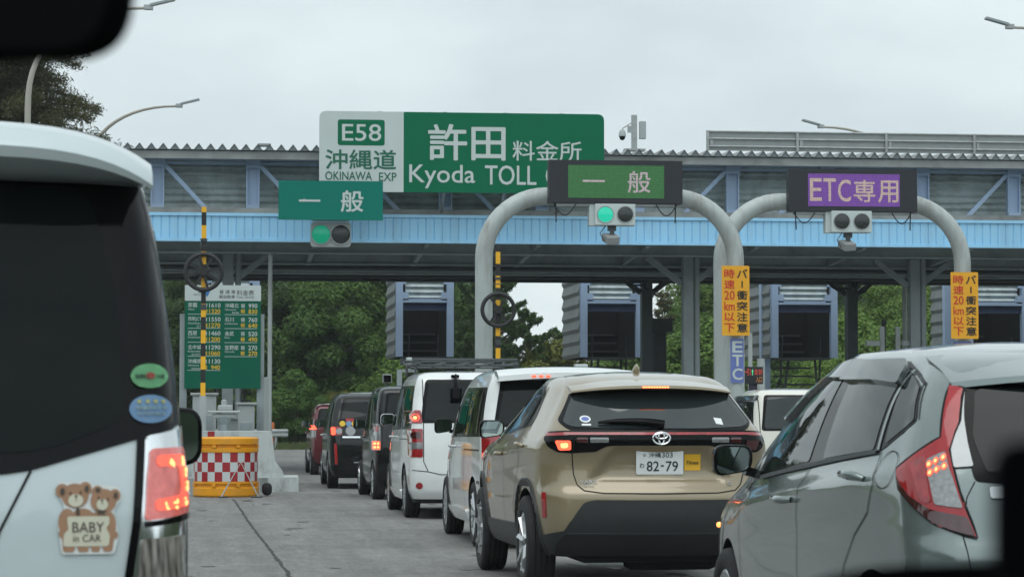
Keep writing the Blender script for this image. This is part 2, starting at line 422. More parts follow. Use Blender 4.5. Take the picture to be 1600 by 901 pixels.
def make_car(name, label, rows, pnt, loc, rz, axles, rt, half, arch=0.07, dome=0.05, cat='car', group='vehicles queueing at the toll gate', archx=0.24, crease=(), recess=None):
    c = Car(); c.root = thing(name, label, cat, (loc[0], loc[1], 0), rz, group)
    bm = shell(rows, dome); bmesh.ops.recalc_face_normals(bm, faces=bm.faces)
    for (ya, za, yb, zb, amp, wd) in crease:            # pressed character lines along the flanks
        for v in bm.verts:
            if abs(v.co.x) < half * 0.72 or not (min(ya, yb) - .1 < v.co.y < max(ya, yb) + .1): continue
            t = (v.co.y - ya) / (yb - ya); zc = za + (zb - za) * t; dz_ = v.co.z - zc
            k = max(0.0, min(1.0, min(t, 1 - t) * 6 + .2))
            if 0 <= dz_ < wd: dx = amp * (1 - dz_ / wd)
            elif -2.5 * wd < dz_ < 0: dx = -amp * 0.9 * (1 + dz_ / (2.5 * wd))
            else: continue
            v.co.x += math.copysign(dx * k, v.co.x)
    if recess:                                          # the sunken number plate field of a tailgate
        z0_, z1_, w0_, w1_, dep = recess
        for v in bm.verts:
            if v.co.y > -half * 1.5 or not (z0_ - .04 < v.co.z < z1_ + .05): continue
            t = min(1, max(0, (v.co.z - z0_) / (z1_ - z0_))); hw_ = w0_ + (w1_ - w0_) * t
            kx = min(1, max(0, (hw_ - abs(v.co.x)) / .05)); kz = min(1, max(0, (v.co.z - z0_ + .012) / .024)) * min(1, max(0, (z1_ + .05 - v.co.z) / .05))
            v.co.y += dep * kx * kz
    me = bpy.data.meshes.new('body'); bm.to_mesh(me); bm.free(); me.materials.append(pnt); me.materials.append(M['under'])
    o = bpy.data.objects.new('body', me); COL.objects.link(o)
    cb = BM()
    for y in axles:
        for s in (-1, 1):
            lathe(cb, [(0, s * (half - archx)), (rt + arch, s * (half - archx)), (rt + arch, s * (half + 0.3)), (0, s * (half + 0.3))], 40, 'X', (0, y, rt))
    bmesh.ops.recalc_face_normals(cb, faces=cb.faces)
    cm = bpy.data.meshes.new('cut'); cb.to_mesh(cm); cb.free(); cm.materials.append(M['under'])
    co = bpy.data.objects.new('cut', cm); COL.objects.link(co)
    md = o.modifiers.new('b', 'BOOLEAN'); md.object = co; md.operation = 'DIFFERENCE'; md.solver = 'EXACT'; md.material_mode = 'TRANSFER'
    dg = bpy.context.evaluated_depsgraph_get(); dg.update()
    m2 = bpy.data.meshes.new_from_object(o.evaluated_get(dg)); o.modifiers.clear(); o.data = m2
    bpy.data.objects.remove(co); m2.name = 'body'
    for p in m2.polygons:
        if (p.normal.z < -0.7 and p.center.z < 0.45) or p.center.z < rows[0][0] + .045: p.material_index = 1
    m2.polygons.foreach_set('use_smooth', [True] * len(m2.polygons)); m2.set_sharp_from_angle(angle=R(42))
    o.parent = c.root; c.body = o; c.rows = rows
    c.bvh = BVHTree.FromPolygons([v.co.copy() for v in m2.vertices], [tuple(p.vertices) for p in m2.polygons])
    c.axles, c.rt, c.half = axles, rt, half
    return c

def hit(c, p, d):
    o = p - d * 6.0
    h = c.bvh.ray_cast(o, d, 8.0)
    if h[0] is None:
        h = c.bvh.find_nearest(p - d * 1.0 if False else p)
    return h[0], h[1]

def drape(c, ax, poly, m, name, off=0.004, th=0.006, res=0.032, parent=None, rnd=0.0, both=False, label=None):
    """a patch with an exact outline lying on the body; both = also its mirror image"""
    d, e1 = axis_of(ax)
    pl = fillet(poly, rnd) if rnd else [tuple(p) for p in poly]
    bm = BM()
    f = bm.faces.new([bm.verts.new((p[0], p[1], 0)) for p in pl])
    xs = [p[0] for p in pl]; zs = [p[1] for p in pl]
    for lo, hi, k in ((min(xs), max(xs), 0), (min(zs), max(zs), 1)):
        n = int((hi - lo) / res)
        for i in range(1, n + 1):
            t = lo + (hi - lo) * i / (n + 1); co = Vector((0, 0, 0)); co[k] = t; no = Vector((0, 0, 0)); no[k] = 1
            bmesh.ops.bisect_plane(bm, geom=bm.verts[:] + bm.edges[:] + bm.faces[:], plane_co=co, plane_no=no)
    bmesh.ops.triangulate(bm, faces=[f for f in bm.faces if len(f.verts) > 4])
    nrm = {}
    for v in bm.verts:
        p = e1 * v.co.x + Vector((0, 0, v.co.y))
        if ax in ('left', 'right'): p = Vector((-0.5 if ax == 'left' else 0.5, v.co.x, v.co.y))
        elif ax == 'rear': p = Vector((v.co.x, -1.5, v.co.y))
        else: p = p - d * 1.4
        q, n = hit(c, p, d)
        if n.dot(d) > 0: n = -n
        nrm[v] = (q, n)
    for v, (q, n) in nrm.items(): v.co = q + n * off
    be = [e for e in bm.edges if e.is_boundary]
    low = {}
    for e in be:
        e.smooth = False
        for v in e.verts:
            if v not in low: low[v] = bm.verts.new(nrm[v][0] + nrm[v][1] * (off - th))
    for e in be:
        a, b = e.verts; ff = bm.faces.new((a, b, low[b], low[a]))
    for f in bm.faces: f.smooth = True
    me = bpy.data.meshes.new(name); bmesh.ops.recalc_face_normals(bm, faces=bm.faces)
    # recalc may flip an open sheet: make the outer side face the viewer of the drawing plane
    bm.normal_update()
    sgn = sum((f.normal.dot(d) * f.calc_area()) for f in bm.faces if all(v in nrm for v in f.verts))
    if sgn > 0: bmesh.ops.reverse_faces(bm, faces=bm.faces)
    bm.to_mesh(me); bm.free(); me.materials.append(m)
    o = link(bpy.data.objects.new(name, me), parent or c.root)
    if label: o['label'] = label
    if both:
        mm = me.copy()
        for v in mm.vertices: v.co.x = -v.co.x
        mm.flip_normals()
        o2 = link(bpy.data.objects.new(name, mm), parent or c.root)
        return o, o2
    return o

def strip(c, ax, pts, wd, m, name, off=0.003, parent=None, both=False, res=0.03, closed=False):
    """a thin line on the body (shut lines, trim)"""
    d, e1 = axis_of(ax)
    P = [Vector(p) for p in pts]
    if closed: P.append(P[0])
    S = []
    for a, b in zip(P[:-1], P[1:]):
        n = max(1, int((b - a).length / res))
        for i in range(n): S.append(a + (b - a) * i / n)
    S.append(P[-1])
    bm = BM(); prev = None
    for i, p in enumerate(S):
        t = (S[min(i + 1, len(S) - 1)] - S[max(i - 1, 0)]); t.normalize(); nn = Vector((-t.y, t.x)) * wd / 2
        cur = []
        for s in (-1, 1):
            q2 = p + nn * s
            if ax in ('left', 'right'): q = Vector((-0.5 if ax == 'left' else 0.5, q2.x, q2.y))
            elif ax == 'rear': q = Vector((q2.x, -1.5, q2.y))
            else: q = e1 * q2.x + Vector((0, 0, q2.y)) - d * 1.4
            h, n = hit(c, q, d)
            if n.dot(d) > 0: n = -n
            cur.append(bm.verts.new(h + n * off))
        if prev: bm.faces.new((prev[0], prev[1], cur[1], cur[0]))
        prev = cur
    o = obj(name, bm, m, parent or c.root)
    if both:
        mm = o.data.copy()
        for v in mm.vertices: v.co.x = -v.co.x
        return o, link(bpy.data.objects.new(name, mm), parent or c.root)
    return o

def decal(c, ax, bm, m, name, off=0.006, parent=None, label=None):
    """flat artwork drawn in (x, z) laid onto the body"""
    d, e1 = axis_of(ax)
    for v in bm.verts:
        if ax in ('left', 'right'): p = Vector((-0.5 if ax == 'left' else 0.5, v.co.x, v.co.z))
        elif ax == 'rear': p = Vector((v.co.x, -1.5, v.co.z))
        else: p = e1 * v.co.x + Vector((0, 0, v.co.z)) - d * 1.4
        q, n = hit(c, p, d)
        if n.dot(d) > 0: n = -n
        v.co = q + n * (off - v.co.y)
    o = obj(name, bm, m, parent or c.root)
    if label: o['label'] = label
    return o

def spot(c, ax, a, z):
    d, e1 = axis_of(ax)
    if ax in ('left', 'right'): p = Vector((-0.5 if ax == 'left' else 0.5, a, z))
    elif ax == 'rear': p = Vector((a, -1.5, z))
    else: p = e1 * a + Vector((0, 0, z)) - d * 1.4
    q, n = hit(c, p, d)
    if n.dot(d) > 0: n = -n
    return q, n

_wheels = {}
def wheel_mesh(rt, wd, rim, style, m_rim):
    key = (rt, wd, rim, style, m_rim.name)
    if key in _wheels: return _wheels[key]
    t = BM(); h = wd / 2
    prof = [(rim * 0.98, -h * 0.80), (rim + 0.015, -h * 0.98), ((rt + rim) / 2, -h), (rt - 0.022, -h * 0.97), (rt - 0.006, -h * 0.84), (rt, -h * 0.62)]
    for g in (-0.38, 0.0, 0.38):
        prof += [(rt, g * h - 0.012), (rt - 0.007, g * h - 0.006), (rt - 0.007, g * h + 0.006), (rt, g * h + 0.012)]
    prof += [(rt, h * 0.62), (rt - 0.006, h * 0.84), (rt - 0.022, h * 0.97), ((rt + rim) / 2, h), (rim + 0.015, h * 0.98), (rim * 0.98, h * 0.80)]
    lathe(t, prof, 44, 'X')
    tm = obj('tyre', t, M['rubber'], None, True, 40); tyre = tm.data; bpy.data.objects.remove(tm)
    r = BM()                                        # outer side of the rim is at -X
    lathe(r, [(rim, -h * 0.86), (rim - 0.012, -h * 0.9), (rim - 0.022, -h * 0.80), (rim - 0.03, h * 0.2), (rim - 0.03, h * 0.8)], 44, 'X')
    lathe(r, [(0, -h * 0.72), (0.035, -h * 0.72), (0.06, -h * 0.6), (0.07, -h * 0.45)], 20, 'X')
    ns = {'multi': 10, 'five': 5, 'cap': 7}[style]
    for k in range(ns):
        a0 = 2 * math.pi * k / ns
        offs = (-0.10, 0.10) if style == 'five' else ((-0.08, 0.08) if style == 'multi' else (0.0,))
        wsp = 0.024 if style != 'cap' else 0.062
        for da in offs:
            a = a0 + da
            p0 = Vector((-h * 0.58, 0.05 * math.cos(a0), 0.05 * math.sin(a0))); p1 = Vector((-h * 0.80, (rim - 0.016) * math.cos(a), (rim - 0.016) * math.sin(a)))
            bar(r, p0, p1, wsp, 0.03)
    lathe(r, [(0, -h * 0.1), (rim - 0.03, -h * 0.1)], 30, 'X', mi=1)
    rm = obj('rim', r, [m_rim, M['under']], None, True, 30); rimm = rm.data; bpy.data.objects.remove(rm)
    _wheels[key] = (tyre, rimm); return _wheels[key]

def add_wheels(c, wd=0.2, rim=0.215, style='multi', m_rim=None, inset=0.012):
    ty, ri = wheel_mesh(c.rt, wd, rim, style, m_rim or M['alloy'])
    for y in c.axles:
        for s in (-1, 1):
            wo_ = link(bpy.data.objects.new('wheel', None), c.root); wo_.location = (s * (c.half - inset - wd / 2), y, c.rt)
            wo_.empty_display_size = 0.1
            if s > 0: wo_.rotation_euler = (0, 0, math.pi)
            link(bpy.data.objects.new('tyre', ty), wo_); r = link(bpy.data.objects.new('rim', ri), wo_); r.rotation_euler = (random.random() * 6, 0, 0)

def door_mirror(c, y, z, side, m, w_=0.22, h_=0.15, xin=None, stalk=0.06, m_back=None):
    """housing, foot and glass of one door mirror; side -1 left, 1 right"""
    q, n = spot(c, 'left' if side < 0 else 'right', y, z - 0.03)
    x0 = q.x + side * stalk; cx = x0 + side * w_ / 2
    root = link(bpy.data.objects.new('door_mirror', None), c.root); root.location = (cx, y, z); root.empty_display_size = 0.1
    b = BM(); pr = fillet([(-w_ / 2, -h_ / 2), (w_ / 2, -h_ / 2 + (0.03 if side < 0 else 0)), (w_ / 2, h_ / 2), (-w_ / 2, h_ / 2)], min(w_, h_) * 0.34, 6)
    ring = []
    for (yy, sc) in ((-0.055, 0.94), (-0.05, 0.99), (-0.03, 1.0), (0.03, 0.95), (0.07, 0.78), (0.095, 0.45)):
        ring.append([b.verts.new((x * sc, yy, zz * sc)) for x, zz in pr])
    for i in range(len(ring) - 1):
        for k in range(len(pr)): b.faces.new((ring[i][k], ring[i][(k + 1) % len(pr)], ring[i + 1][(k + 1) % len(pr)], ring[i + 1][k]))
    b.faces.new(ring[-1])
    inn = [b.verts.new((x * 0.86, -0.055, zz * 0.86)) for x, zz in pr]
    for k in range(len(pr)): b.faces.new((ring[0][k], ring[0][(k + 1) % len(pr)], inn[(k + 1) % len(pr)], inn[k])).material_index = 1
    deep = [b.verts.new((x * 0.86, -0.04, zz * 0.86)) for x, zz in pr]
    for k in range(len(pr)): b.faces.new((inn[k], inn[(k + 1) % len(pr)], deep[(k + 1) % len(pr)], deep[k])).material_index = 1
    obj('housing', b, [m, M['gloss_black']], root, True, 50)
    g = BM(); g.faces.new([g.verts.new((x * 0.87, -0.043, zz * 0.87)) for x, zz in pr]); obj('mirror_glass', g, M['mirror'], root)
    a = BM(); bar(a, (-side * (w_ / 2 - 0.02), 0.02, -h_ * 0.30), (-side * (w_ / 2 + stalk + 0.05), 0.03, -h_ * 0.42 - 0.015), 0.05, 0.04); obj('foot', a, M['gloss_black'], root)
    return root

def handle(c, y, z, side, m, L=0.2):
    q, n = spot(c, 'left' if side < 0 else 'right', y, z)
    b = BM(); t = Vector((0, 1, 0)); t = (t - n * t.dot(n)).normalized()
    tube(b, [q - t * L / 2 + n * 0.002, q - t * L * 0.4 + n * 0.03, q + n * 0.038, q + t * L * 0.4 + n * 0.03, q + t * L / 2 + n * 0.002], [0.012, 0.016, 0.017, 0.016, 0.012], 10)
    obj('door_handle', b, m, c.root, True, 60)

def number_plate(c, x, z, tilt, writing, w_=0.33, h_=0.165, yoff=0.012):
    q, n = spot(c, 'rear', x, z)
    root = link(bpy.data.objects.new('number_plate', None), c.root); root.location = q + Vector((0, -yoff, 0)); root.rotation_euler = (R(tilt), 0, 0); root.empty_display_size = 0.1
    b = BM(); prism(b, fillet([(-w_ / 2, -h_ / 2), (w_ / 2, -h_ / 2), (w_ / 2, h_ / 2), (-w_ / 2, h_ / 2)], 0.012), 'Y', -0.003, 0.004); obj('plate', b, M['plate'], root)
    t = BM()
    for s, tw, thh, tx, tz, bo in writing: add_bm(t, text_bm(s, tw, thh, tx, tz, bo, -0.0045))
    if writing: obj('lettering', t, M['ink'], root)
    return root

def sloped_spoiler(c, name, sec, xs, m, parent=None):
    """a lip lofted across the car; sec(x) gives a closed [(y, z)] section"""
    b = BM(); rings = [[b.verts.new((x, y, z)) for y, z in sec(x)] for x in xs]
    for i in range(len(rings) - 1):
        n = len(rings[i])
        for k in range(n): b.faces.new((rings[i][k], rings[i][(k + 1) % n], rings[i + 1][(k + 1) % n], rings[i + 1][k]))
    b.faces.new(rings[0]); b.faces.new(rings[-1])
    return obj(name, b, m, parent or c.root, True, 45)
# ------------------------------------------------------------------ the vehicles' shells
#         z    w     yr     yf    cx    cy    bulge taper
YARIS = [(.265, .79, -1.96, 1.95, .20, .25, .05, .05),
         (.35, .835, -2.02, 2.04, .22, .30, .06, .05),
         (.55, .862, -2.08, 2.09, .22, .34, .08, .05),
         (.68, .872, -2.075, 2.07, .22, .36, .08, .05),
         (.76, .876, -2.03, 2.05, .22, .38, .08, .05),
         (.90, .876, -2.01, 1.98, .22, .38, .08, .05),
         (1.0, .870, -2.03, 1.60, .22, .36, .08, .05),
         (1.06, .855, -2.04, 1.10, .20, .34, .08, .05),
         (1.12, .825, -2.02, .95, .16, .30, .08, .06),
         (1.16, .800, -1.97, .86, .14, .26, .08, .06),
         (1.28, .730, -1.84, .58, .13, .22, .08, .06),
         (1.38, .672, -1.735, .34, .13, .20, .08, .06),
         (1.44, .635, -1.66, .18, .14, .20, .08, .05),
         (1.49, .595, -1.52, .02, .16, .22, .08, .04),
         (1.515, .56, -1.40, -.06, .16, .25, .08, .04)]
FIT = [(.18, .76, -1.86, 1.86, .18, .22, .05, .05),
       (.35, .825, -1.95, 1.97, .20, .26, .06, .05),
       (.55, .842, -1.985, 1.99, .20, .28, .07, .05),
       (.72, .846, -1.98, 1.93, .20, .30, .07, .06),
       (.80, .846, -1.95, 1.80, .20, .30, .07, .06),
       (.92, .838, -1.92, 1.40, .20, .30, .07, .06),
       (1.02, .820, -1.88, 1.20, .18, .28, .07, .06),
       (1.12, .792, -1.83, 1.00, .16, .26, .07, .06),
       (1.24, .750, -1.75, .76, .14, .24, .07, .06),
       (1.34, .705, -1.66, .54, .14, .22, .07, .07),
       (1.40, .670, -1.57, .38, .15, .22, .07, .08),
       (1.44, .640, -1.44, .24, .16, .24, .07, .08),
       (1.47, .605, -1.26, .12, .16, .28, .06, .07)]
VAN = [(.22, .80, -2.20, 2.2, .10, .14, .03, .02),
       (.45, .835, -2.335, 2.33, .10, .15, .04, .02),
       (.65, .845, -2.345, 2.34, .10, .15, .04, .02),
       (.95, .845, -2.325, 2.2, .10, .15, .04, .02),
       (1.20, .830, -2.29, 1.5, .10, .15, .04, .02),
       (1.45, .800, -2.24, 1.1, .10, .14, .04, .02),
       (1.65, .768, -2.18, .75, .09, .13, .04, .02),
       (1.75, .745, -2.13, .5, .10, .13, .04, .02),
       (1.80, .715, -2.07, .35, .12, .14, .04, .02),
       (1.825, .68, -1.98, .25, .14, .16, .04, .02)]
def boxy(L, W, H, rake=.12, belt=1.0, cx=.12, tum=.09, hood=.5, dome=.04):
    h = W / 2; l = L / 2; t = H - dome
    return [(.20, h - .07, -l + .12, l - .12, cx, .16, .04, .03),
            (.36, h - .012, -l + .02, l - .02, cx, .17, .05, .03),
            (.55, h, -l, l, cx, .18, .05, .03),
            (.75, h, -l + .01, l - .03, cx, .18, .05, .03),
            (belt, h - .005, -l + .035, l - hood * .7, cx, .18, .05, .03),
            (belt + .12, h - .02, -l + .05, l - hood, cx, .17, .05, .03),
            ((belt + t) / 2 + .05, h - tum * .55, -l + rake * .75, l - hood - .35, cx, .16, .05, .03),
            (t - .10, h - tum, -l + rake * 1.1, l - hood - .75, cx, .16, .05, .03),
            (t - .035, h - tum - .045, -l + rake * 1.5 + .02, l - hood - .9, cx, .16, .05, .02),
            (t, h - tum - .10, -l + rake * 1.5 + .14, l - hood - 1.05, cx + .02, .18, .05, .02)]

yaris = make_car('suv', 'beige compact SUV with black wheel arches and an orange sticker by its number plate', YARIS, M['beige'], (3.15, 19.42), R(.5), (-1.32, 1.24), .335, .882, .055, .045, crease=[(.9, .93, -1.7, 1.03, .012, .05), (.8, .58, -.9, .62, .008, .05)], recess=(.785, .98, .50, .36, .040))
fit = make_car('hatchback', 'grey green hatchback close by on the right with wind deflectors over its windows', FIT, M['silver'], (3.28, 10.62), R(.3), (-1.365, 1.165), .305, .848, .045, .045, crease=[(.95, .81, -1.75, 1.02, .020, .06), (.75, .40, -1.0, .56, .012, .05)])
van = make_car('minivan', 'large white minivan close by on the left with a teddy bear sticker', VAN, M['vanwhite'], (-.961, 7.93), R(3), (-1.45, 1.41), .32, .845, .05, .10)
freed = make_car('minivan', 'white minivan with a lit spoiler lamp just ahead of the beige SUV', boxy(4.265, 1.695, 1.715, .16, 1.0, .13, .12, .55), M['white'], (3.455, 25.87), R(0), (-1.41, 1.33), .31, .848, .05, .04)
voxy = make_car('minivan', 'white minivan carrying a black roof rack, between two other queueing cars', boxy(4.56, 1.695, 1.83, .17, 1.05, .10, .10, .55), M['white'], (3.40, 33.33), R(-.2), (-1.43, 1.395), .315, .848, .05, .04)
nbox = make_car('kei_car', 'black boxy kei car with upright clear tail lamps', boxy(3.395, 1.475, 1.755, .10, 1.0, .09, .07, .45), M['black'], (3.36, 40.5), R(1), (-1.26, 1.26), .28, .738, .045, .035)
sienta = make_car('minivan', 'black minivan with a row of round stickers on its tailgate', boxy(4.26, 1.695, 1.72, .20, 1.0, .14, .13, .55), M['black'], (3.15, 47.14), R(-.4), (-1.37, 1.38), .31, .848, .05, .04)
redkei = make_car('kei_car', 'dark red kei car at the far head of the queue', boxy(3.395, 1.475, 1.60, .12, .98, .10, .09, .45), M['red'], (3.22, 58.4), R(0), (-1.25, 1.2), .28, .738, .045, .035)
wagon = make_car('kei_car', 'cream white kei car in the next lane behind the beige SUV', boxy(3.395, 1.475, 1.66, .14, 1.0, .11, .09, .45), M['pearl'], (8.26, 36.0), R(0), (-1.25, 1.2), .28, .738, .045, .035, group='vehicles waiting in the other lanes')
# ------------------------------------------------------------------ beige SUV
c = yaris
add_wheels(c, .205, .218, 'cap', M['alloy'], .01)
lampL = [(.378, 1.079), (.418, 1.123), (.618, 1.130), (.803, 1.126), (.835, 1.023), (.768, .987), (.620, .978), (.523, .983), (.446, 1.017)]
drape(c, 'L35', lampL, M['gloss_black'], 'tail_lamp', .005, rnd=.015, both=True)
bar_ = [(-.60, 1.13), (.60, 1.13), (.60, .980), (.45, .987), (.38, 1.022), (.33, 1.032), (-.33, 1.032), (-.38, 1.022), (-.45, .987), (-.60, .980)]
drape(c, 'rear', bar_, M['gloss_black'], 'lamp_bar', .006)
drape(c, 'rear', [(-.66, 1.117), (.66, 1.117), (.66, 1.100), (-.66, 1.100)], M['redlens'], 'light_strip', .009)
drape(c, 'L35', [(.41, 1.112), (.60, 1.118), (.60, 1.098), (.40, 1.09)], M['redlens'], 'light_strip', .008, both=True)
for x0, x1 in ((-.575, -.50), (-.485, -.36), (.36, .485), (.50, .575)):
    drape(c, 'rear', [(x0, 1.083), (x1, 1.083), (x1, 1.050), (x0, 1.050)], M['clearlens'] if abs(x0) < .49 else M['darklens'], 'reversing_lens', .009, rnd=.008)
drape(c, 'rear', [(-.715, 1.062), (-.615, 1.062), (-.612, 1.000), (-.690, .996)], M['lit'], 'brake_light', .010, rnd=.015)
drape(c, 'rear', [(-.680, 1.045), (-.635, 1.048), (-.635, 1.015), (-.675, 1.013)], M['lithot'], 'brake_light', .012, rnd=.012)
drape(c, 'rear', [(.715, 1.062), (.615, 1.062), (.612, 1.000), (.690, .996)], M['darklens'], 'brake_light', .010, rnd=.015)
drape(c, 'rear', [(-.550, 1.425), (.550, 1.425), (.618, 1.30), (.685, 1.195), (.63, 1.135), (.30, 1.122), (-.30, 1.122), (-.63, 1.135), (-.685, 1.195), (-.618, 1.30)], M['gloss_black'], 'rear_window_surround', .003, rnd=.03)
drape(c, 'rear', [(-.525, 1.412), (.525, 1.412), (.590, 1.31), (.655, 1.185), (.60, 1.155), (.30, 1.142), (-.30, 1.142), (-.60, 1.155), (-.655, 1.185), (-.590, 1.31)], M['glass_bright'], 'rear_window', .006, rnd=.03)
def _sp(x):
    k = (abs(x) / .57) ** 2.6
    return [(-1.44 + .03 * k, 1.497 - .045 * k), (-1.62 + .05 * k, 1.478 - .045 * k), (-1.835 + .17 * k, 1.444 - .040 * k), (-1.84 + .17 * k, 1.424 - .030 * k), (-1.80 + .16 * k, 1.418 - .030 * k), (-1.66 + .06 * k, 1.405 - .02 * k), (-1.50 + .05 * k, 1.40)]
sloped_spoiler(c, 'spoiler', _sp, [.57 * math.sin(math.pi / 2 * i / 14) for i in range(-14, 15)], M['beige'])
b = BM(); box(b, (0.0, -1.835, 1.432), (.19, .02, .016), bevel=.004)
for i in range(10): box(b, (-.085 + i * .019, -1.846, 1.432), (.012, .006, .010), mi=1)
obj('high_brake_light', b, [M['lit'], M['lithot']], c.root)
b = BM(); lathe(b, [(.045, 1.50), (.035, 1.53), (0.022, 1.555), (0, 1.575)], 14); fin = b
for v in fin.verts: v.co.y = v.co.y * 1.6 - 1.05 - (v.co.z - 1.5) * .7; v.co.x *= .75; v.co.z = 1.535 + (v.co.z - 1.5) * 1.05
obj('antenna_fin', fin, M['beige'], c.root, True)
number_plate(c, 0.0, .912, 4, [("沖縄", .085, .034, -.035, .052, .008), ("303", .075, .034, .052, .052, .012), ("わ", .032, .036, -.125, -.020, .008), ("82", .085, .068, -.048, -.025, .014), ("-", .022, .010, .018, -.022, .01), ("79", .085, .068, .085, -.025, .014)])
b = BM(); lathe(b, [(.013, 0), (.011, -.004), (0, -.005)], 12, 'Y', (-.107, 0, .052)); q, n = spot(c, 'rear', 0, .912)
for v in b.verts: v.co += Vector((0, q.y - .017, .912))
obj('plate_seal', b, M['galv'], c.root)
drape(c, 'rear', [(.175, .968), (.29, .968), (.29, .856), (.175, .856)], M['ygold'], 'sticker', .004)
decal(c, 'rear', text_bm("Times", .088, .026, .232, .912, .03, 0, 0, shear=.25), M['ink'], 'sticker_lettering', .010)
gate = [(0, .699), (-.40, .702), (-.528, .720), (-.572, .759), (-.595, .833), (-.605, .978)]
strip(c, 'rear', gate, .007, M['seam'], 'tailgate_gap', both=True)
strip(c, 'L35', [(.618, 1.13), (.640, 1.05), (.622, .975)], .005, M['seam'], 'lamp_gap', .007, both=True)
cl = [(0, .655), (-.463, .657), (-.532, .640), (-.60, .545), (-.662, .446), (-.70, .36), (-.70, .285), (0, .28)]
drape(c, 'rear', cl + [(-x, z) for x, z in cl[::-1][1:-1]], M['clad'], 'rear_bumper', .014, .03, rnd=.02)
drape(c, 'L35', [(.70, .60), (.584, .446), (.30, .40), (-.10, .375), (-.10, .285), (.60, .285), (.72, .32)], M['clad'], 'bumper_corner', .012, .03, both=True)
drape(c, 'rear', [(-.66, .425), (.66, .425), (.70, .36), (.70, .285), (-.70, .285), (-.70, .36)], M['under'], 'diffuser', .022, .02, rnd=.02)
strip(c, 'rear', [(-.64, .436), (.64, .436)], .008, M['darksteel'], 'bumper_edge', .020)
drape(c, 'L35', [(.388, .705), (.432, .705), (.434, .535), (.390, .530)], M['redlens'], 'reflector', .007, rnd=.008, both=True)
b = BM()
for rx, rz, cz in ((.060, .041, 0), (.020, .040, 0), (.042, .018, .016)):
    P = [Vector((rx * math.cos(a), 0, cz + rz * math.sin(a))) for a in [2 * math.pi * k / 28 for k in range(28)]]
    tube(b, P + [P[0]], .0065, 6, caps=False)
q, n = spot(c, 'rear', 0, 1.078)
for v in b.verts: v.co += Vector((0, q.y - .014, 1.078))
obj('emblem', b, M['chrome'], c.root, True)
decal(c, 'rear', text_bm("YARIS", .115, .022, -.495, .776, .006, 0, 0), M['galv'], 'model_badge', .012)
decal(c, 'rear', text_bm("CROSS", .085, .012, -.50, .752, .006, 0, 0), M['galv'], 'model_badge', .012)
decal(c, 'rear', text_bm("G", .03, .022, .49, .765, .006, 0, 0), M['galv'], 'model_badge', .012)
b = BM(); P = []
for i in range(8):
    t = i / 7; q, n = spot(c, 'rear', .03 - .45 * t, 1.150 + .025 * math.sin(t * 2.2)); P.append(q + n * (.035 - .02 * abs(t - .3)))
tube(b, P, [.028, .028, .025, .022, .020, .017, .013, .008], 8); obj('wiper', b, M['gloss_black'], c.root, True)
decal(c, 'rear', (lambda bm: (bm.faces.new([bm.verts.new((p, 0, q)) for p, q in ring_poly(-.50, 1.205, .037, .024)]), bm)[1])(BM()), M['plate'], 'round_sticker', .009)
decal(c, 'rear', (lambda bm: (bm.faces.new([bm.verts.new((p, 0, q)) for p, q in ring_poly(-.50, 1.205, .026, .014)]), bm)[1])(BM()), M['etcblue'], 'sticker_print', .0105)
drape(c, 'rear', [(-.53, 1.172), (-.468, 1.172), (-.468, 1.160), (-.53, 1.160)], M['plate'], 'square_sticker', .009)
drape(c, 'rear', [(.40, 1.215), (.455, 1.208), (.46, 1.165), (.41, 1.172)], M['plate'], 'square_sticker', .009)
dlo = [(.50, 1.10), (-.40, 1.105), (-1.05, 1.15), (-1.20, 1.168), (-1.20, 1.230), (-1.08, 1.39), (-.90, 1.452), (-.45, 1.452), (-.05, 1.36), (.25, 1.245)]
drape(c, 'left', dlo, M['gloss_black'], 'window_surround', .003, rnd=.03, both=True)
drape(c, 'left', [(.40, 1.125), (-.30, 1.125), (-.36, 1.425), (-.10, 1.355), (.20, 1.24)], M['glass_soft'], 'side_window', .006, rnd=.025, both=True)
drape(c, 'left', [(-.42, 1.128), (-1.02, 1.168), (-1.06, 1.35), (-.86, 1.425), (-.47, 1.425)], M['glass_soft'], 'side_window', .006, rnd=.025, both=True)
def arch_ring(c, y, r0, r1, a0=-8, a1=188, m=None, name='wheel_arch_trim', off=.016, th=.05):
    n = 22; o = [(y + r1 * math.cos(R(a0 + (a1 - a0) * i / n)), c.rt + r1 * math.sin(R(a0 + (a1 - a0) * i / n))) for i in range(n + 1)]
    i_ = [(y + r0 * math.cos(R(a0 + (a1 - a0) * i / n)), c.rt + r0 * math.sin(R(a0 + (a1 - a0) * i / n))) for i in range(n + 1)]
    return drape(c, 'left', o + i_[::-1], m or M['clad'], name, off, th, .06, both=True)
for y in c.axles: arch_ring(c, y, .388, .462)
drape(c, 'left', [(.78, .44), (-.86, .46), (-.86, .285), (.78, .285)], M['clad'], 'sill_cladding', .014, .03, both=True)
for l in ([(.70, 1.03), (.74, .80), (.66, .44)], [(-.38, 1.11), (-.36, .80), (-.30, .46)], [(-1.03, 1.15), (-1.08, .95), (-.95, .78), (-.80, .60), (-.78, .46)]):
    strip(c, 'left', l, .007, M['seam'], 'door_gap', both=True)
for s in (-1, 1):
    handle(c, -.20, .955, s, M['beige']); handle(c, -1.17, 1.02, s, M['beige'], .18)
    door_mirror(c, .72, 1.13, s, M['gloss_black'], .20, .15, stalk=.04)
b = BM()
box(b, (0, -1.55, .30), (1.1, .7, .16), bevel=.04); lathe(b, [(.09, -.35), (.11, -.3), (.11, .25), (.09, .3)], 16, 'X', (.15, -1.72, .27))
obj('exhaust_box', b, M['under'], c.root)

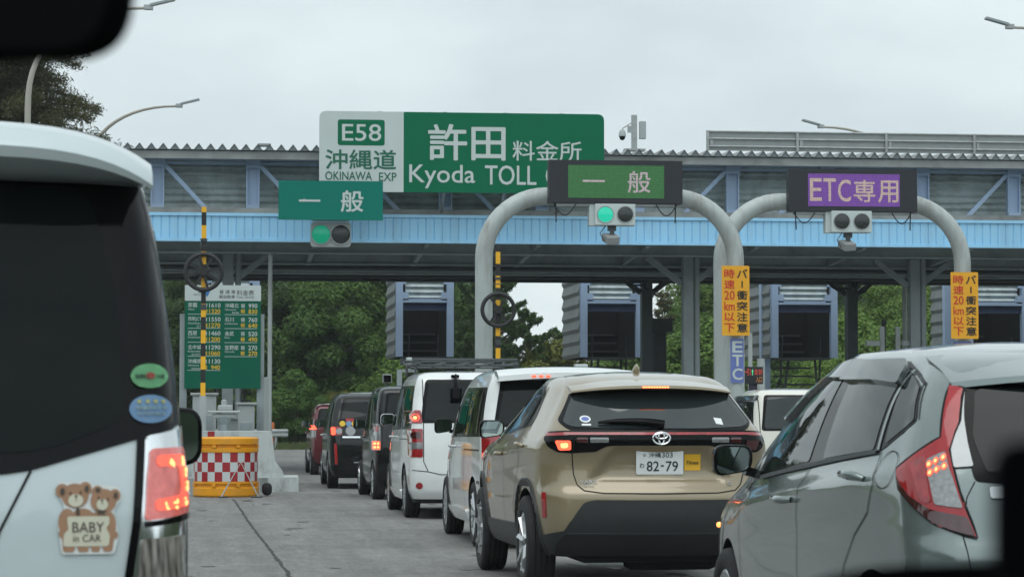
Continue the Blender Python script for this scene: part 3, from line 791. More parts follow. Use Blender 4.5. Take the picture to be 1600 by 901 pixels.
# ------------------------------------------------------------------ grey green hatchback
c = fit
add_wheels(c, .185, .205, 'multi', M['alloy'], .012)
dlo = [(.52, .940), (-.5, 1.016), (-1.288, 1.078), (-1.359, 1.099), (-1.558, 1.196), (-1.44, 1.325), (-1.251, 1.380), (-.574, 1.418), (-.15, 1.395), (.16, 1.300), (.475, 1.165)]
drape(c, 'left', dlo, M['gloss_black'], 'window_surround', .003, rnd=.02, both=True)
drape(c, 'left', [(.26, .985), (-.45, 1.033), (-.52, 1.385), (-.20, 1.375), (.10, 1.295), (.34, 1.185)], M['glass_soft'], 'side_window', .006, rnd=.03, both=True)
drape(c, 'left', [(-.66, 1.048), (-1.262, 1.090), (-1.235, 1.372), (-.66, 1.390)], M['glass_soft'], 'side_window', .006, rnd=.025, both=True)
drape(c, 'left', [(-1.358, 1.112), (-1.542, 1.200), (-1.436, 1.319), (-1.275, 1.372)], M['glass_soft'], 'side_window', .006, rnd=.015, both=True)
strip(c, 'left', [(.44, .950), (-.5, 1.020), (-1.30, 1.083)], .016, M['darksteel'], 'belt_moulding', .010, both=True)
strip(c, 'left', [(-1.31, 1.09), (-1.27, 1.385)], .018, M['silver'], 'window_pillar', .008, both=True)
strip(c, 'left', [(.46, 1.178), (.15, 1.318), (-.17, 1.408), (-.58, 1.434), (-1.16, 1.414), (-1.26, 1.388), (-1.45, 1.335), (-1.56, 1.205)], .010, M['gloss_black'], 'roof_moulding', .006, both=True)
M['visor'] = mat('smoked grey wind deflector', (0.05, 0.062, 0.062), 0.10, spec=0.6, coat=0.5)
drape(c, 'left', [(-.555, 1.352), (-.585, 1.430), (-1.165, 1.412), (-1.222, 1.392), (-1.275, 1.326), (-1.0, 1.345)], M['visor'], 'wind_deflector', .030, .026, rnd=.02, both=True)
drape(c, 'left', [(-.565, 1.432), (-.545, 1.362), (-.20, 1.365), (.10, 1.290), (.34, 1.190), (.40, 1.200), (.14, 1.318), (-.15, 1.408)], M['visor'], 'wind_deflector', .026, .022, rnd=.015, both=True)
lp = [(.703, 1.025), (.894, 1.138), (.838, 1.325), (.896, 1.310), (.937, 1.192), (.942, 1.092), (1.032, .887), (1.075, .788), (.937, .832), (.849, .883), (.737, .953)]
drape(c, 'L50', lp, M['brightred'], 'tail_lamp', .010, .014, .03, rnd=.012, both=True)
drape(c, 'L50', [(.716, .995), (.80, .935), (.915, .885), (1.035, .862), (1.068, .792), (.937, .836), (.849, .886), (.740, .955)], M['darklens'], 'lamp_lower_lens', .013, rnd=.01, both=True)
drape(c, 'L50', [(.79, 1.045), (.855, 1.075), (.915, .905), (.865, .915)], M['redlens'], 'light_strip', .013, rnd=.02, both=True)
drape(c, 'L50', [(.863, 1.056), (.928, 1.088), (1.024, .890), (.928, .903)], M['clearlens'], 'clear_lens', .014, rnd=.012, both=True)
b = BM(); b2 = BM()
for i, (a, z) in enumerate(((.882, 1.040), (.905, 1.052), (.928, 1.064), (.893, 1.012), (.916, 1.023), (.939, 1.034), (.952, 1.002))):
    if i == 6: continue
    b.faces.new([b.verts.new((p, 0, q)) for p, q in ring_poly(a, z, .0105, .0125, 14)]); b2.faces.new([b2.verts.new((p, 0, q)) for p, q in ring_poly(a, z, .005, .006, 10)])
decal(c, 'L50', b, M['lit'], 'brake_light', .016); decal(c, 'L50', b2, M['lithot'], 'brake_light_core', .0175)
drape(c, 'L50', [(.901, 1.303), (.945, 1.20), (1.022, 1.036), (.969, 1.031), (.943, 1.094), (.940, 1.195)], M['paleinner'], 'inner_lens', .011, rnd=.008, both=True)
strip(c, 'L50', lp, .007, M['seam'], 'lamp_gap', .0105, both=True, closed=True)
drape(c, 'rear', [(-.55, 1.330), (.55, 1.330), (.585, 1.14), (.565, .985), (.30, .965), (-.30, .965), (-.565, .985), (-.585, 1.14)], M['gloss_black'], 'rear_window_surround', .004, rnd=.02)
drape(c, 'rear', [(-.50, 1.310), (.50, 1.310), (.55, 1.14), (.52, 1.01), (-.52, 1.01), (-.55, 1.14)], M['glass'], 'rear_window', .007, rnd=.03)
def _sp(x):
    k = (x / .60) ** 2
    return [(-1.30 + .04 * k, 1.468 - .03 * k), (-1.50 + .05 * k, 1.430 - .045 * k), (-1.72 + .14 * k, 1.375 - .04 * k), (-1.725 + .14 * k, 1.352 - .04 * k), (-1.66 + .12 * k, 1.345 - .035 * k), (-1.55 + .05 * k, 1.340 - .03 * k), (-1.40, 1.36)]
sloped_spoiler(c, 'spoiler', _sp, [i * .0575 - .575 for i in range(21)], M['silver'])
b = BM(); box(b, (0, -1.722, 1.364), (.30, .016, .012)); obj('high_brake_light', b, M['redlens'], c.root)
strip(c, 'left', ring_poly(-1.445, 1.020, .085, .068, 26), .0035, M['seam'], 'fuel_lid_gap', closed=True)
for l in ([(.56, .945), (.80, .86), (.83, .70), (.80, .40), (.72, .24)], [(-.49, 1.02), (-.40, .95), (-.34, .80), (-.31, .50), (-.31, .24)], [(-1.33, 1.09), (-1.36, .97), (-1.30, .86), (-1.15, .77), (-1.02, .65), (-.95, .45)]):
    strip(c, 'left', l, .006, M['seam'], 'door_gap', both=True)
strip(c, 'rear', [(-.565, .985), (-.60, .93), (-.625, .80), (-.60, .62), (-.52, .56), (.52, .56), (.60, .62), (.625, .80), (.60, .93), (.565, .985)], .004, M['seam'], 'tailgate_gap')
drape(c, 'rear', [(-.52, .965), (.52, .965), (.52, .925), (-.52, .925)], M['chrome'], 'tailgate_garnish', .010, .012, rnd=.01)
for s in (-1, 1):
    handle(c, -.17, .875, s, M['silver'], .21); handle(c, -1.155, .985, s, M['silver'], .20)
    door_mirror(c, .70, 1.02, s, M['gloss_black'], .175, .145, stalk=.035)
    strip(c, 'left' if s < 0 else 'right', [(.80, .905), (.72, .91)], .03, M['gloss_black'], 'mirror_base', .006)
drape(c, 'rear', [(-.60, .42), (.60, .42), (.64, .24), (-.64, .24)], M['clad'], 'bumper_skirt', .010, .02, rnd=.02)
number_plate(c, 0, .80, 0, [])
q, n = spot(c, 'left', 1.55, .70)
b = BM(); lathe(b, [(.02, 0), (.016, .012), (0, .014)], 12, 'X', rot=Matrix.Rotation(math.pi, 3, 'Z'));
for v in b.verts: v.co = Vector((q.x + v.co.x, q.y + v.co.y * 1.6, q.z + v.co.z * .7))
obj('side_marker', b, M['litamber'], c.root)

# ------------------------------------------------------------------ large white minivan, close
c = van
add_wheels(c, .195, .205, 'multi', M['alloy'])
blk = [(0, 1.745), (.60, 1.745), (.715, 1.738), (.752, 1.60), (.774, 1.46), (.795, 1.224), (.798, 1.182), (.732, 1.164), (.483, 1.091), (.418, 1.082), (0, 1.075)]
drape(c, 'rear', blk + [(-x, z) for x, z in blk[::-1][1:-1]], M['gloss_black'], 'rear_window_surround', .004, rnd=.015)
drape(c, 'R35', [(-.80, 1.74), (-.57, 1.735), (-.53, 1.50), (-.51, 1.20), (-.72, 1.168), (-.80, 1.20)], M['gloss_black'], 'pillar_trim', .003, both=True)
drape(c, 'rear', [(-.60, 1.725), (.60, 1.725), (.66, 1.50), (.69, 1.20), (.50, 1.13), (-.50, 1.13), (-.69, 1.20), (-.66, 1.50)], M['glass_van'], 'rear_window', .007, rnd=.06)
def _sp(x):
    k = (x / .74) ** 2; k3 = k ** 3
    return [(-1.90 + .04 * k, 1.885 - .085 * k3), (-2.12 + .05 * k, 1.876 - .088 * k3), (-2.28 + .09 * k3, 1.846 - .092 * k3), (-2.325 + .12 * k3, 1.800 - .072 * k3), (-2.315 + .12 * k3, 1.776 - .058 * k3), (-2.23 + .08 * k3, 1.755 - .03 * k3), (-2.12 + .03 * k3, 1.738 - .01 * k3), (-2.02, 1.75)]
sloped_spoiler(c, 'spoiler', _sp, [.745 * math.sin(math.pi / 2 * i / 16) for i in range(-16, 17)], M['vanwhite'])
lamp = [(-.699, 1.159), (-.687, 1.167), (-.535, 1.189), (-.540, 1.071), (-.548, .965), (-.552, .85), (-.57, .70), (-.60, .64), (-.775, .64), (-.768, .70), (-.743, .86), (-.723, .978)]
drape(c, 'R35', lamp, M['chrome'], 'tail_lamp', .006, rnd=.012, both=True)
M['vanlamp'] = mat('lit tail lamp lens', (.50, .13, .12), .15, coat=1.0, var=.30, scale=45, emit=(1.0, .17, .13), estr=.20)
M['vanlit'] = mat('glowing tail lamp ring', (.8, .12, .08), .2, emit=(1.0, .17, .10), estr=.50, var=.2, scale=60)
red = [(-.690, 1.137), (-.578, 1.141), (-.566, 1.072), (-.564, .998), (-.712, .980)]
drape(c, 'R35', red, M['vanlamp'], 'red_lens', .011, rnd=.012, both=True)
ringp = [(-.678, 1.122), (-.594, 1.126), (-.578, 1.070), (-.576, 1.012), (-.690, 1.000), (-.689, 1.026), (-.610, 1.036), (-.610, 1.068), (-.618, 1.100), (-.680, 1.096)]
drape(c, 'R35', ringp, M['vanlit'], 'light_ring', .013, rnd=.012)
b = BM()
rnd_ = random.Random(3)
for a, z, r in ((-.640, 1.108, .0095), (-.602, 1.109, .010), (-.588, 1.084, .0095), (-.586, 1.062, .008), (-.590, 1.042, .010), (-.597, 1.022, .008), (-.640, 1.014, .008), (-.662, 1.011, .006)):
    for k in range(3):
        b.faces.new([b.verts.new((p, 0, q)) for p, q in ring_poly(a + rnd_.uniform(-.006, .006), z + rnd_.uniform(-.007, .007), r * rnd_.uniform(.35, .75), r * rnd_.uniform(.35, .75), 9)])
for k, v in enumerate(b.verts): pass
nb_ = decal(c, 'R35', b, M['lithot'], 'bulb_glow', .015)
bb = BM(); bb.from_mesh(nb_.data); bpy.data.objects.remove(nb_); split_obj('bulb_glow', bb, M['lithot'], c.root)
strip(c, 'R35', [(-.712, .972), (-.552, .990)], .012, M['gloss_black'], 'lamp_divider', .010, both=True)
M['ribbed'] = mat('ribbed clear lens', (.20, .185, .165), .15, .15, coat=1.0, var=.8, scale=7, detail=1)
_m = M['ribbed'].node_tree; _n = [n for n in _m.nodes if n.type == 'TEX_NOISE'][0]; _mp = _m.nodes.new('ShaderNodeMapping'); _mp.inputs['Scale'].default_value = (12, 12, 2.2)
_l = _n.inputs['Vector'].links[0]; _src = _l.from_socket; _m.links.remove(_l); _m.links.new(_src, _mp.inputs[0]); _m.links.new(_mp.outputs[0], _n.inputs['Vector'])
drape(c, 'R35', [(-.722, .940), (-.598, .948), (-.606, .70), (-.745, .69)], M['ribbed'], 'clear_lens', .011, rnd=.01, both=True)
strip(c, 'R35', [(-.703, 1.166), (-.727, .978), (-.748, .86), (-.775, .70)], .016, M['gloss_black'], 'lamp_gap', .008, both=True)
strip(c, 'rear', [(.483, 1.091), (.452, 1.029), (.419, .963), (.39, .87), (.385, .75)], .006, M['seam'], 'tailgate_gap', both=True)
strip(c, 'rear', [(.36, .962), (-.36, .962)], .012, M['chrome'], 'tailgate_garnish')
def disc(cx, cz, rx, rz, n=30):
    b = BM(); b.faces.new([b.verts.new((p, 0, q)) for p, q in ring_poly(cx, cz, rx, rz, n)]); return b
M['stgreen'] = mat('green sticker', (.10, .32, .14), .4, var=.35, scale=9); M['stblue'] = mat('blue sticker', (.13, .25, .42), .4, var=.15, scale=9); M['stpale'] = mat('pale sticker print', (.30, .42, .40), .5)
M['stred'] = mat('red sticker print', (.30, .05, .03), .5); M['styellow'] = mat('yellow sticker print', (.42, .42, .12), .5)
for (cx, cz, rx, rz, m, nm) in ((.735, 1.297, .038, .027, M['stgreen'], 'green_oval_sticker'), (.738, 1.224, .044, .031, M['stblue'], 'blue_oval_sticker')):
    drape(c, 'rear', ring_poly(cx, cz, rx, rz, 30), m, nm, .011, .004, .010)
b = text_bm("低排出ガス車", .058, .009, .735, 1.296, .01, 0, 0); decal(c, 'rear', b, M['ink'], 'sticker_lettering', .0135)
decal(c, 'rear', disc(.735, 1.297, .009, .007, 12), M['stred'], 'sticker_print', .0145)
b = BM()
for i in range(4):
    cx, cz = .715 + i * .0155, 1.240; b.faces.new([b.verts.new((cx + (.0065 if k % 2 == 0 else .0028) * math.sin(math.pi * k / 5), 0, cz + (.0065 if k % 2 == 0 else .0028) * math.cos(math.pi * k / 5))) for k in range(10)])
decal(c, 'rear', b, M['styellow'], 'sticker_print', .0135)
b = text_bm("低排出ガス車", .060, .009, .738, 1.226, .01, 0, 0); add_bm(b, text_bm("国土交通大臣認定車", .052, .006, .738, 1.213, .006, 0, 0)); decal(c, 'rear', b, M['stpale'], 'sticker_lettering', .0135)
# teddy bear sticker
M['bearw'] = mat('white sticker edge', (.66, .68, .66), .5); M['bearb'] = mat('brown bear print', (.33, .185, .105), .55, var=.06, scale=40); M['bearc'] = mat('cream print', (.56, .55, .43), .55); M['beard'] = mat('dark brown print', (.06, .045, .035), .55)
def px(x, y): return (.535 + (x - 240) / 545 * .142, 1.067 - (y - 118) / 600 * .158)      # sticker artwork grid to metres
SX, SZ = .142 / 545, .158 / 600
def art(shapes, m, name, off):
    b = BM()
    for k, sh in enumerate(shapes):
        if sh[0] == 'o': P = ring_poly(*px(sh[1], sh[2]), sh[3] * SX, sh[4] * SZ, 26)
        else: P = fillet([px(*p) for p in sh[1]], sh[2] * SX, 4)
        b.faces.new([b.verts.new((p, -.00003 * k, q)) for p, q in P])
    for v in b.verts:
        q, n = spot(c, 'rear', v.co.x, v.co.z); v.co = q + n * (off - v.co.y)
    return obj(name, b, m, STK)
STK = decal(c, 'rear', (lambda b: (b.faces.new([b.verts.new((p, 0, q)) for p, q in fillet([px(*t) for t in [(235, 205), (270, 120), (400, 125), (500, 105), (560, 150), (600, 140), (770, 165), (795, 260), (740, 330), (725, 380), (755, 470), (768, 580), (730, 715), (300, 715), (275, 560), (262, 450), (320, 330), (285, 265)]], .008, 4)]), b)[1])(BM()), M['bearw'], 'bear_sticker', .005)
art([('o', 298, 195, 55, 58), ('o', 490, 180, 52, 58), ('o', 405, 235, 112, 100), ('o', 590, 205, 48, 50), ('o', 735, 235, 46, 52), ('o', 640, 280, 108, 100), ('o', 340, 450, 72, 110), ('o', 470, 420, 100, 80), ('o', 690, 480, 55, 110), ('o', 600, 430, 90, 60), ('o', 300, 545, 28, 35), ('o', 740, 560, 22, 30),
     ('p', [(300, 560), (405, 640), (405, 695), (310, 695)], 25), ('p', [(425, 640), (520, 640), (520, 695), (435, 695)], 20), ('p', [(535, 640), (612, 640), (612, 695), (545, 695)], 20), ('p', [(630, 640), (735, 540), (715, 695), (640, 695)], 25)], M['bearb'], 'bears', .0062)
art([('o', 410, 275, 62, 52), ('o', 630, 310, 48, 46), ('p', [(340, 405), (690, 405), (690, 470), (660, 500), (695, 560), (685, 650), (310, 650), (315, 545), (355, 510), (345, 470)], 25)], M['bearc'], 'sign_panel', .0075)
art([('o', 300, 200, 20, 30), ('o', 500, 180, 18, 28), ('o', 592, 190, 20, 18), ('o', 740, 235, 16, 26), ('o', 365, 215, 9, 12), ('o', 450, 210, 9, 12), ('o', 412, 238, 12, 9), ('o', 412, 262, 2.5, 20), ('o', 598, 255, 8, 11), ('o', 675, 268, 8, 11), ('o', 628, 275, 10, 8), ('o', 627, 295, 2.5, 18), ('p', [(412, 335), (438, 335), (445, 395), (415, 395)], 4), ('p', [(570, 355), (670, 360), (640, 378), (655, 405), (620, 380), (585, 405), (600, 376)], 5)], M['beard'], 'face_print', .0088)
b = text_bm("BABY", 262 * SX, 82 * SZ, *px(515, 494), .0, 0, 0); add_bm(b, text_bm("in CAR", 230 * SX, 58 * SZ, *px(505, 584), .0, 0, 0)); decal(c, 'rear', b, M['beard'], 'sticker_lettering', .0095, STK)
dl = [(1.25, 1.09), (-2.0, 1.13), (-1.95, 1.68), (.55, 1.70), (.85, 1.45)]
drape(c, 'right', dl, M['gloss_black'], 'window_surround', .003, rnd=.04, both=True)
for P in ([(1.05, 1.13), (.30, 1.13), (.30, 1.66), (.55, 1.66), (.80, 1.42)], [(.22, 1.13), (-.95, 1.15), (-.95, 1.66), (.22, 1.66)], [(-1.05, 1.15), (-1.92, 1.17), (-1.88, 1.65), (-1.05, 1.66)]):
    drape(c, 'right', P, M['glass'], 'side_window', .006, rnd=.04, both=True)
for s in (-1, 1):
    door_mirror(c, .98, 1.145, s, M['gloss_black'], .20, .20, stalk=.03); handle(c, .15, .98, s, M['vanwhite']); handle(c, -.95, 1.0, s, M['vanwhite'])
drape(c, 'rear', [(-.70, .55), (.70, .55), (.70, .30), (-.70, .30)], M['clad'], 'bumper_skirt', .006, rnd=.03)

# ------------------------------------------------------------------ the smaller cars of the queues
def van_details(c, L, W, H, belt, tum, hood, gx, gz0, gz1, glass=None, wheel=('multi', .2), handle_m=None, mirror_m=None, rake=.12, slide=True, mz=None, gm=None, seam_w=.009):
    h, l, t = W / 2, L / 2, H - .05
    yA, yF = -l + .22 + rake, l - hood - .42
    drape(c, 'left', [(yF + .35, belt + .02), (-l + .18, belt + .05), (yA, t - .15), (yF - .45, t - .13), (yF - .1, belt + .33)], M['gloss_black'], 'window_surround', .003, rnd=.05, both=True)
    n = 3; y1, y0 = yF + .05, yA + .02; step = (y1 - y0) / n
    for i in range(n):
        a, b = y0 + step * i + .04, y0 + step * (i + 1) - .04
        top = t - .18
        poly = [(b, belt + .06), (a, belt + .08), (a + .01, top), (b - (.34 if i == n - 1 else 0), top), (b - (.05 if i == n - 1 else 0), belt + .34)]
        drape(c, 'left', poly, gm or M['glass'], 'side_window', .006, rnd=.035, both=True)
    drape(c, 'rear', [(-gx, gz0), (gx, gz0), (gx - tum * .7, gz1), (-gx + tum * .7, gz1)], M['gloss_black'], 'rear_window_surround', .004, rnd=.05)
    drape(c, 'rear', [(-gx + .04, gz0 + .03), (gx - .04, gz0 + .03), (gx - tum * .7 - .04, gz1 - .03), (-gx + tum * .7 + .04, gz1 - .03)], gm or M['glass'], 'rear_window', .007, rnd=.05)
    for yy in (yF + .05, y0 + step * 2, y0 + step):
        strip(c, 'left', [(yy, belt + .02), (yy + .01, .70), (yy, .30)], seam_w, M['seam'], 'door_gap', both=True)
    if slide: strip(c, 'left', [(-l + .30, belt - .08), (y0 + step, belt - .08)], .016, M['gloss_black'], 'slide_rail', both=True)
    add_wheels(c, .19, c.rt * .70, wheel[0], M['alloy'])
    for s in (-1, 1):
        handle(c, y0 + step * 2 + .12, belt - .06, s, handle_m or M['chrome'], .2); handle(c, y0 + step * 2 - .16, belt - .06, s, handle_m or M['chrome'], .2)
        door_mirror(c, yF + .12, mz or belt + .14, s, mirror_m or M['gloss_black'], .19, .165, stalk=.05)
    b = BM(); box(b, (0, 0, .24), (W - .3, L - .5, .1)); box(b, (.2, -l + .45, .25), (.5, .5, .14), bevel=.04); obj('underbody', b, M['under'], c.root)

# white minivan with a spoiler (ahead of the SUV)
c = freed
van_details(c, 4.265, 1.695, 1.715, 1.0, .12, .55, .70, 1.14, 1.60, rake=.16, gm=M['glass'])
def _sp(x):
    k = (x / .66) ** 2
    return [(-1.70, 1.712 - .035 * k), (-1.95 + .04 * k, 1.696 - .03 * k), (-2.17 + .10 * k, 1.648 - .035 * k), (-2.175 + .10 * k, 1.596 - .03 * k), (-2.05 + .08 * k, 1.582 - .02 * k), (-1.85, 1.58)]
sloped_spoiler(c, 'spoiler', _sp, [i * .066 - .66 for i in range(21)], M['white'])
b = BM()
for i in range(3): box(b, (-.335 + i * .066, -2.176 + .10 * ((-.335 + i * .066) / .66) ** 2, 1.613), (.040, .016, .022), bevel=.005)
obj('high_brake_light', b, M['lit'], c.root)
drape(c, 'rear', [(-.80, 1.10), (-.62, 1.08), (-.64, .70), (-.80, .72)], M['redlens'], 'tail_lamp', .008, rnd=.03, both=True)
drape(c, 'rear', [(-.795, .90), (-.74, .90), (-.74, .84), (-.795, .84)], M['lit'], 'brake_light', .012, rnd=.02, both=True)
strip(c, 'left', [(-1.95, .62), (-1.80, .62)], .03, M['gloss_black'], 'edge_guard', .02)
drape(c, 'left', [(.9, .34), (-.95, .34), (-.95, .22), (.9, .22)], M['white'], 'side_skirt', .03, .03, both=True)
number_plate(c, 0, .85, 0, [])

# older white minivan with a roof rack
c = voxy
van_details(c, 4.56, 1.695, 1.83, 1.05, .10, .55, .69, 1.17, 1.70, rake=.17, mirror_m=M['white'], gm=M['glass'], mz=1.21)
drape(c, 'rear', [(-.81, 1.325), (-.685, 1.325), (-.665, 1.165), (-.815, 1.165)], M['redlens'], 'tail_lamp', .008, rnd=.02, both=True)
drape(c, 'left', [(-2.06, 1.31), (-1.96, 1.27), (-1.96, 1.20), (-2.07, 1.17)], M['redlens'], 'tail_lamp', .008, rnd=.02, both=True)
drape(c, 'rear', [(-.82, 1.10), (-.665, 1.10), (-.665, .755), (-.82, .755)], M['redlens'], 'tail_lamp', .008, rnd=.02, both=True)
drape(c, 'rear', [(-.80, 1.06), (-.69, 1.06), (-.69, .98), (-.80, .98)], M['darklens'], 'lamp_cell', .012, rnd=.03, both=True)
drape(c, 'rear', [(-.815, .935), (-.668, .935), (-.668, .855), (-.815, .855)], M['clearlens'], 'reversing_lens', .012, rnd=.01, both=True)
decal(c, 'rear', disc(-.745, 1.235, .045, .045), M['lit'], 'brake_light', .013); decal(c, 'rear', disc(.745, 1.235, .045, .045), M['lit'], 'brake_light', .013)
decal(c, 'rear', disc(-.745, 1.232, .020, .020), M['lithot'], 'brake_light_core', .015)
strip(c, 'rear', [(-.655, 1.70), (-.655, .70), (-.60, .58), (-.45, .545), (.45, .545), (.60, .58), (.655, .70), (.655, 1.70)], .010, M['seam'], 'tailgate_gap')
strip(c, 'rear', [(-.82, .60), (-.60, .58)], .010, M['seam'], 'bumper_gap', both=True)
decal(c, 'rear', disc(-.705, .41, .04, .04), M['redlens'], 'reflector', .010); decal(c, 'rear', disc(.705, .41, .04, .04), M['redlens'], 'reflector', .010)
drape(c, 'left', [(.95, .34), (-1.0, .34), (-1.0, .22), (.95, .22)], M['white'], 'side_skirt', .03, .03, both=True)
number_plate(c, 0, .80, 0, [])
b = BM(); q, n = spot(c, 'rear', -.26, 1.72)
tube(b, [q, q + Vector((0, -.12, .04)), q + Vector((0, -.16, -.10))], .012, 8); box(b, q + Vector((0, -.17, -.19)), (.14, .06, .16), bevel=.025); box(b, q + Vector((0, -.03, .02)), (.10, .05, .04), bevel=.01)
obj('rear_parking_mirror', b, M['gloss_black'], c.root)
b = BM()
for y in (.55, -.95):
    tube(b, [(-.66, y, 1.79), (-.64, y, 1.90), (.64, y, 1.90), (.66, y, 1.79)], .018, 8)
for x in (-.62, -.3, 0, .3, .62): tube(b, [(x, 1.0, 1.925), (x, -1.25, 1.925)], .016, 8)
tube(b, [(-.70, .95, 1.99), (.74, .95, 1.99)], .020, 8); tube(b, [(-.70, -1.2, 1.965), (.62, -1.2, 1.965)], .018, 8)
for x in (-.68, .70): tube(b, [(x, .95, 1.99), (x * .92, .75, 1.92)], .016, 8); box(b, (x, .95, 1.99), (.05, .07, .08))
obj('roof_rack', b, M['darksteel'], c.root)

# black kei car
c = nbox
van_details(c, 3.395, 1.475, 1.755, 1.0, .07, .45, .58, 1.18, 1.62, rake=.10, handle_m=M['black'])
drape(c, 'rear', [(-.725, 1.16), (-.625, 1.15), (-.625, .745), (-.725, .745)], M['clearlens'], 'tail_lamp', .008, rnd=.02, both=True)
drape(c, 'rear', [(-.715, .89), (-.632, .89), (-.632, .76), (-.715, .76)], M['lit'], 'brake_light', .012, rnd=.015, both=True)
b = BM()
for i in (-1, 1):
    for j in (-1, 1): b.faces.new([b.verts.new((p, 0, q)) for p, q in ring_poly(-.674 + i * .02, .825 + j * .028, .013, .018, 10)])
decal(c, 'rear', b, M['lithot'], 'brake_light_core', .014)
drape(c, 'rear', [(-.70, 1.13), (-.65, 1.12), (-.65, 1.03), (-.70, 1.04)], M['redlens'], 'side_lens', .012, rnd=.015, both=True)
strip(c, 'rear', [(-.72, .69), (.72, .69)], .012, M['seam'], 'bumper_gap'); strip(c, 'rear', [(-.60, 1.6), (-.60, .69)], .010, M['seam'], 'tailgate_gap', both=True)
number_plate(c, 0, .85, 0, [])

# black minivan with round stickers
c = sienta
van_details(c, 4.26, 1.695, 1.72, 1.0, .13, .55, .67, 1.15, 1.60, rake=.20, gm=M['glass'])
drape(c, 'rear', [(-.81, 1.10), (-.61, 1.09), (-.60, .95), (-.80, .93)], M['brightred'], 'tail_lamp', .008, rnd=.05, both=True)
decal(c, 'rear', disc(-.66, 1.015, .055, .055), M['clearlens'], 'clear_lens', .012); decal(c, 'rear', disc(.66, 1.015, .055, .055), M['clearlens'], 'clear_lens', .012)
drape(c, 'rear', [(-.79, 1.085), (-.72, 1.085), (-.72, .95), (-.785, .945)], M['lit'], 'brake_light', .013, rnd=.03, both=True)
for x in (-.46, .46): decal(c, 'rear', disc(x, 1.02, .085, .085), M['clearlens'], 'round_lamp', .010)
drape(c, 'rear', [(-.60, .925), (.60, .925), (.60, .895), (-.60, .895)], M['chrome'], 'tailgate_garnish', .012, .012)
drape(c, 'rear', [(-.745, .80), (-.70, .80), (-.68, .43), (-.725, .43)], M['redlens'], 'reflector', .010, rnd=.012, both=True)
for x, m in ((-.60, 'stgreen'), (-.49, 'stblue'), (-.39, 'ygold')): decal(c, 'rear', disc(x, 1.145, .052, .048), M[m] if m != 'stgreen' else M['letteryellow'], 'round_sticker', .012)
drape(c, 'rear', [(-.54, 1.235), (-.40, 1.235), (-.40, 1.185), (-.54, 1.185)], M['brightred'], 'red_sticker', .012)
strip(c, 'rear', [(-.62, .90), (-.61, .55), (-.50, .45), (.50, .45), (.61, .55), (.62, .90)], .012, M['seam'], 'tailgate_gap')
strip(c, 'rear', [(-.40, .47), (.40, .47)], .02, M['galv'], 'bumper_edge', .012)
number_plate(c, 0, .75, 0, [])

# dark red kei car
c = redkei
van_details(c, 3.395, 1.475, 1.60, .98, .09, .45, .60, 1.10, 1.47, rake=.12, handle_m=M['red'])
drape(c, 'rear', [(-.725, 1.10), (-.60, 1.09), (-.60, 1.00), (-.725, 1.00)], M['lit'], 'brake_light', .010, rnd=.015, both=True)
drape(c, 'rear', [(-.72, .985), (-.61, .985), (-.62, .83), (-.715, .83)], M['clearlens'], 'tail_lamp', .010, rnd=.015, both=True)
drape(c, 'rear', [(-.70, 1.38), (-.655, 1.36), (-.65, 1.25), (-.72, 1.24)], M['redlens'], 'upper_lamp', .010, rnd=.015, both=True)
number_plate(c, 0, .80, 0, [])

# cream kei car in the next lane
c = wagon
van_details(c, 3.395, 1.475, 1.66, 1.0, .09, .45, .60, 1.06, 1.55, rake=.14, handle_m=M['pearl'], gm=M['glass_soft'])
drape(c, 'rear', [(-.725, 1.04), (-.62, 1.03), (-.63, .70), (-.725, .70)], M['redlens'], 'tail_lamp', .008, rnd=.02, both=True)
strip(c, 'rear', [(-.61, 1.54), (-.62, .60), (.62, .60), (.61, 1.54)], .010, M['seam'], 'tailgate_gap')
drape(c, 'rear', [(-.35, .98), (.35, .98), (.35, .93), (-.35, .93)], M['chrome'], 'tailgate_garnish', .012, .012)
drape(c, 'left', [(.62, 1.45), (-1.42, 1.48), (-1.42, 1.535), (.30, 1.525)], M['visor'], 'wind_deflector', .03, .026, both=True)
number_plate(c, 0, .80, 0, [])
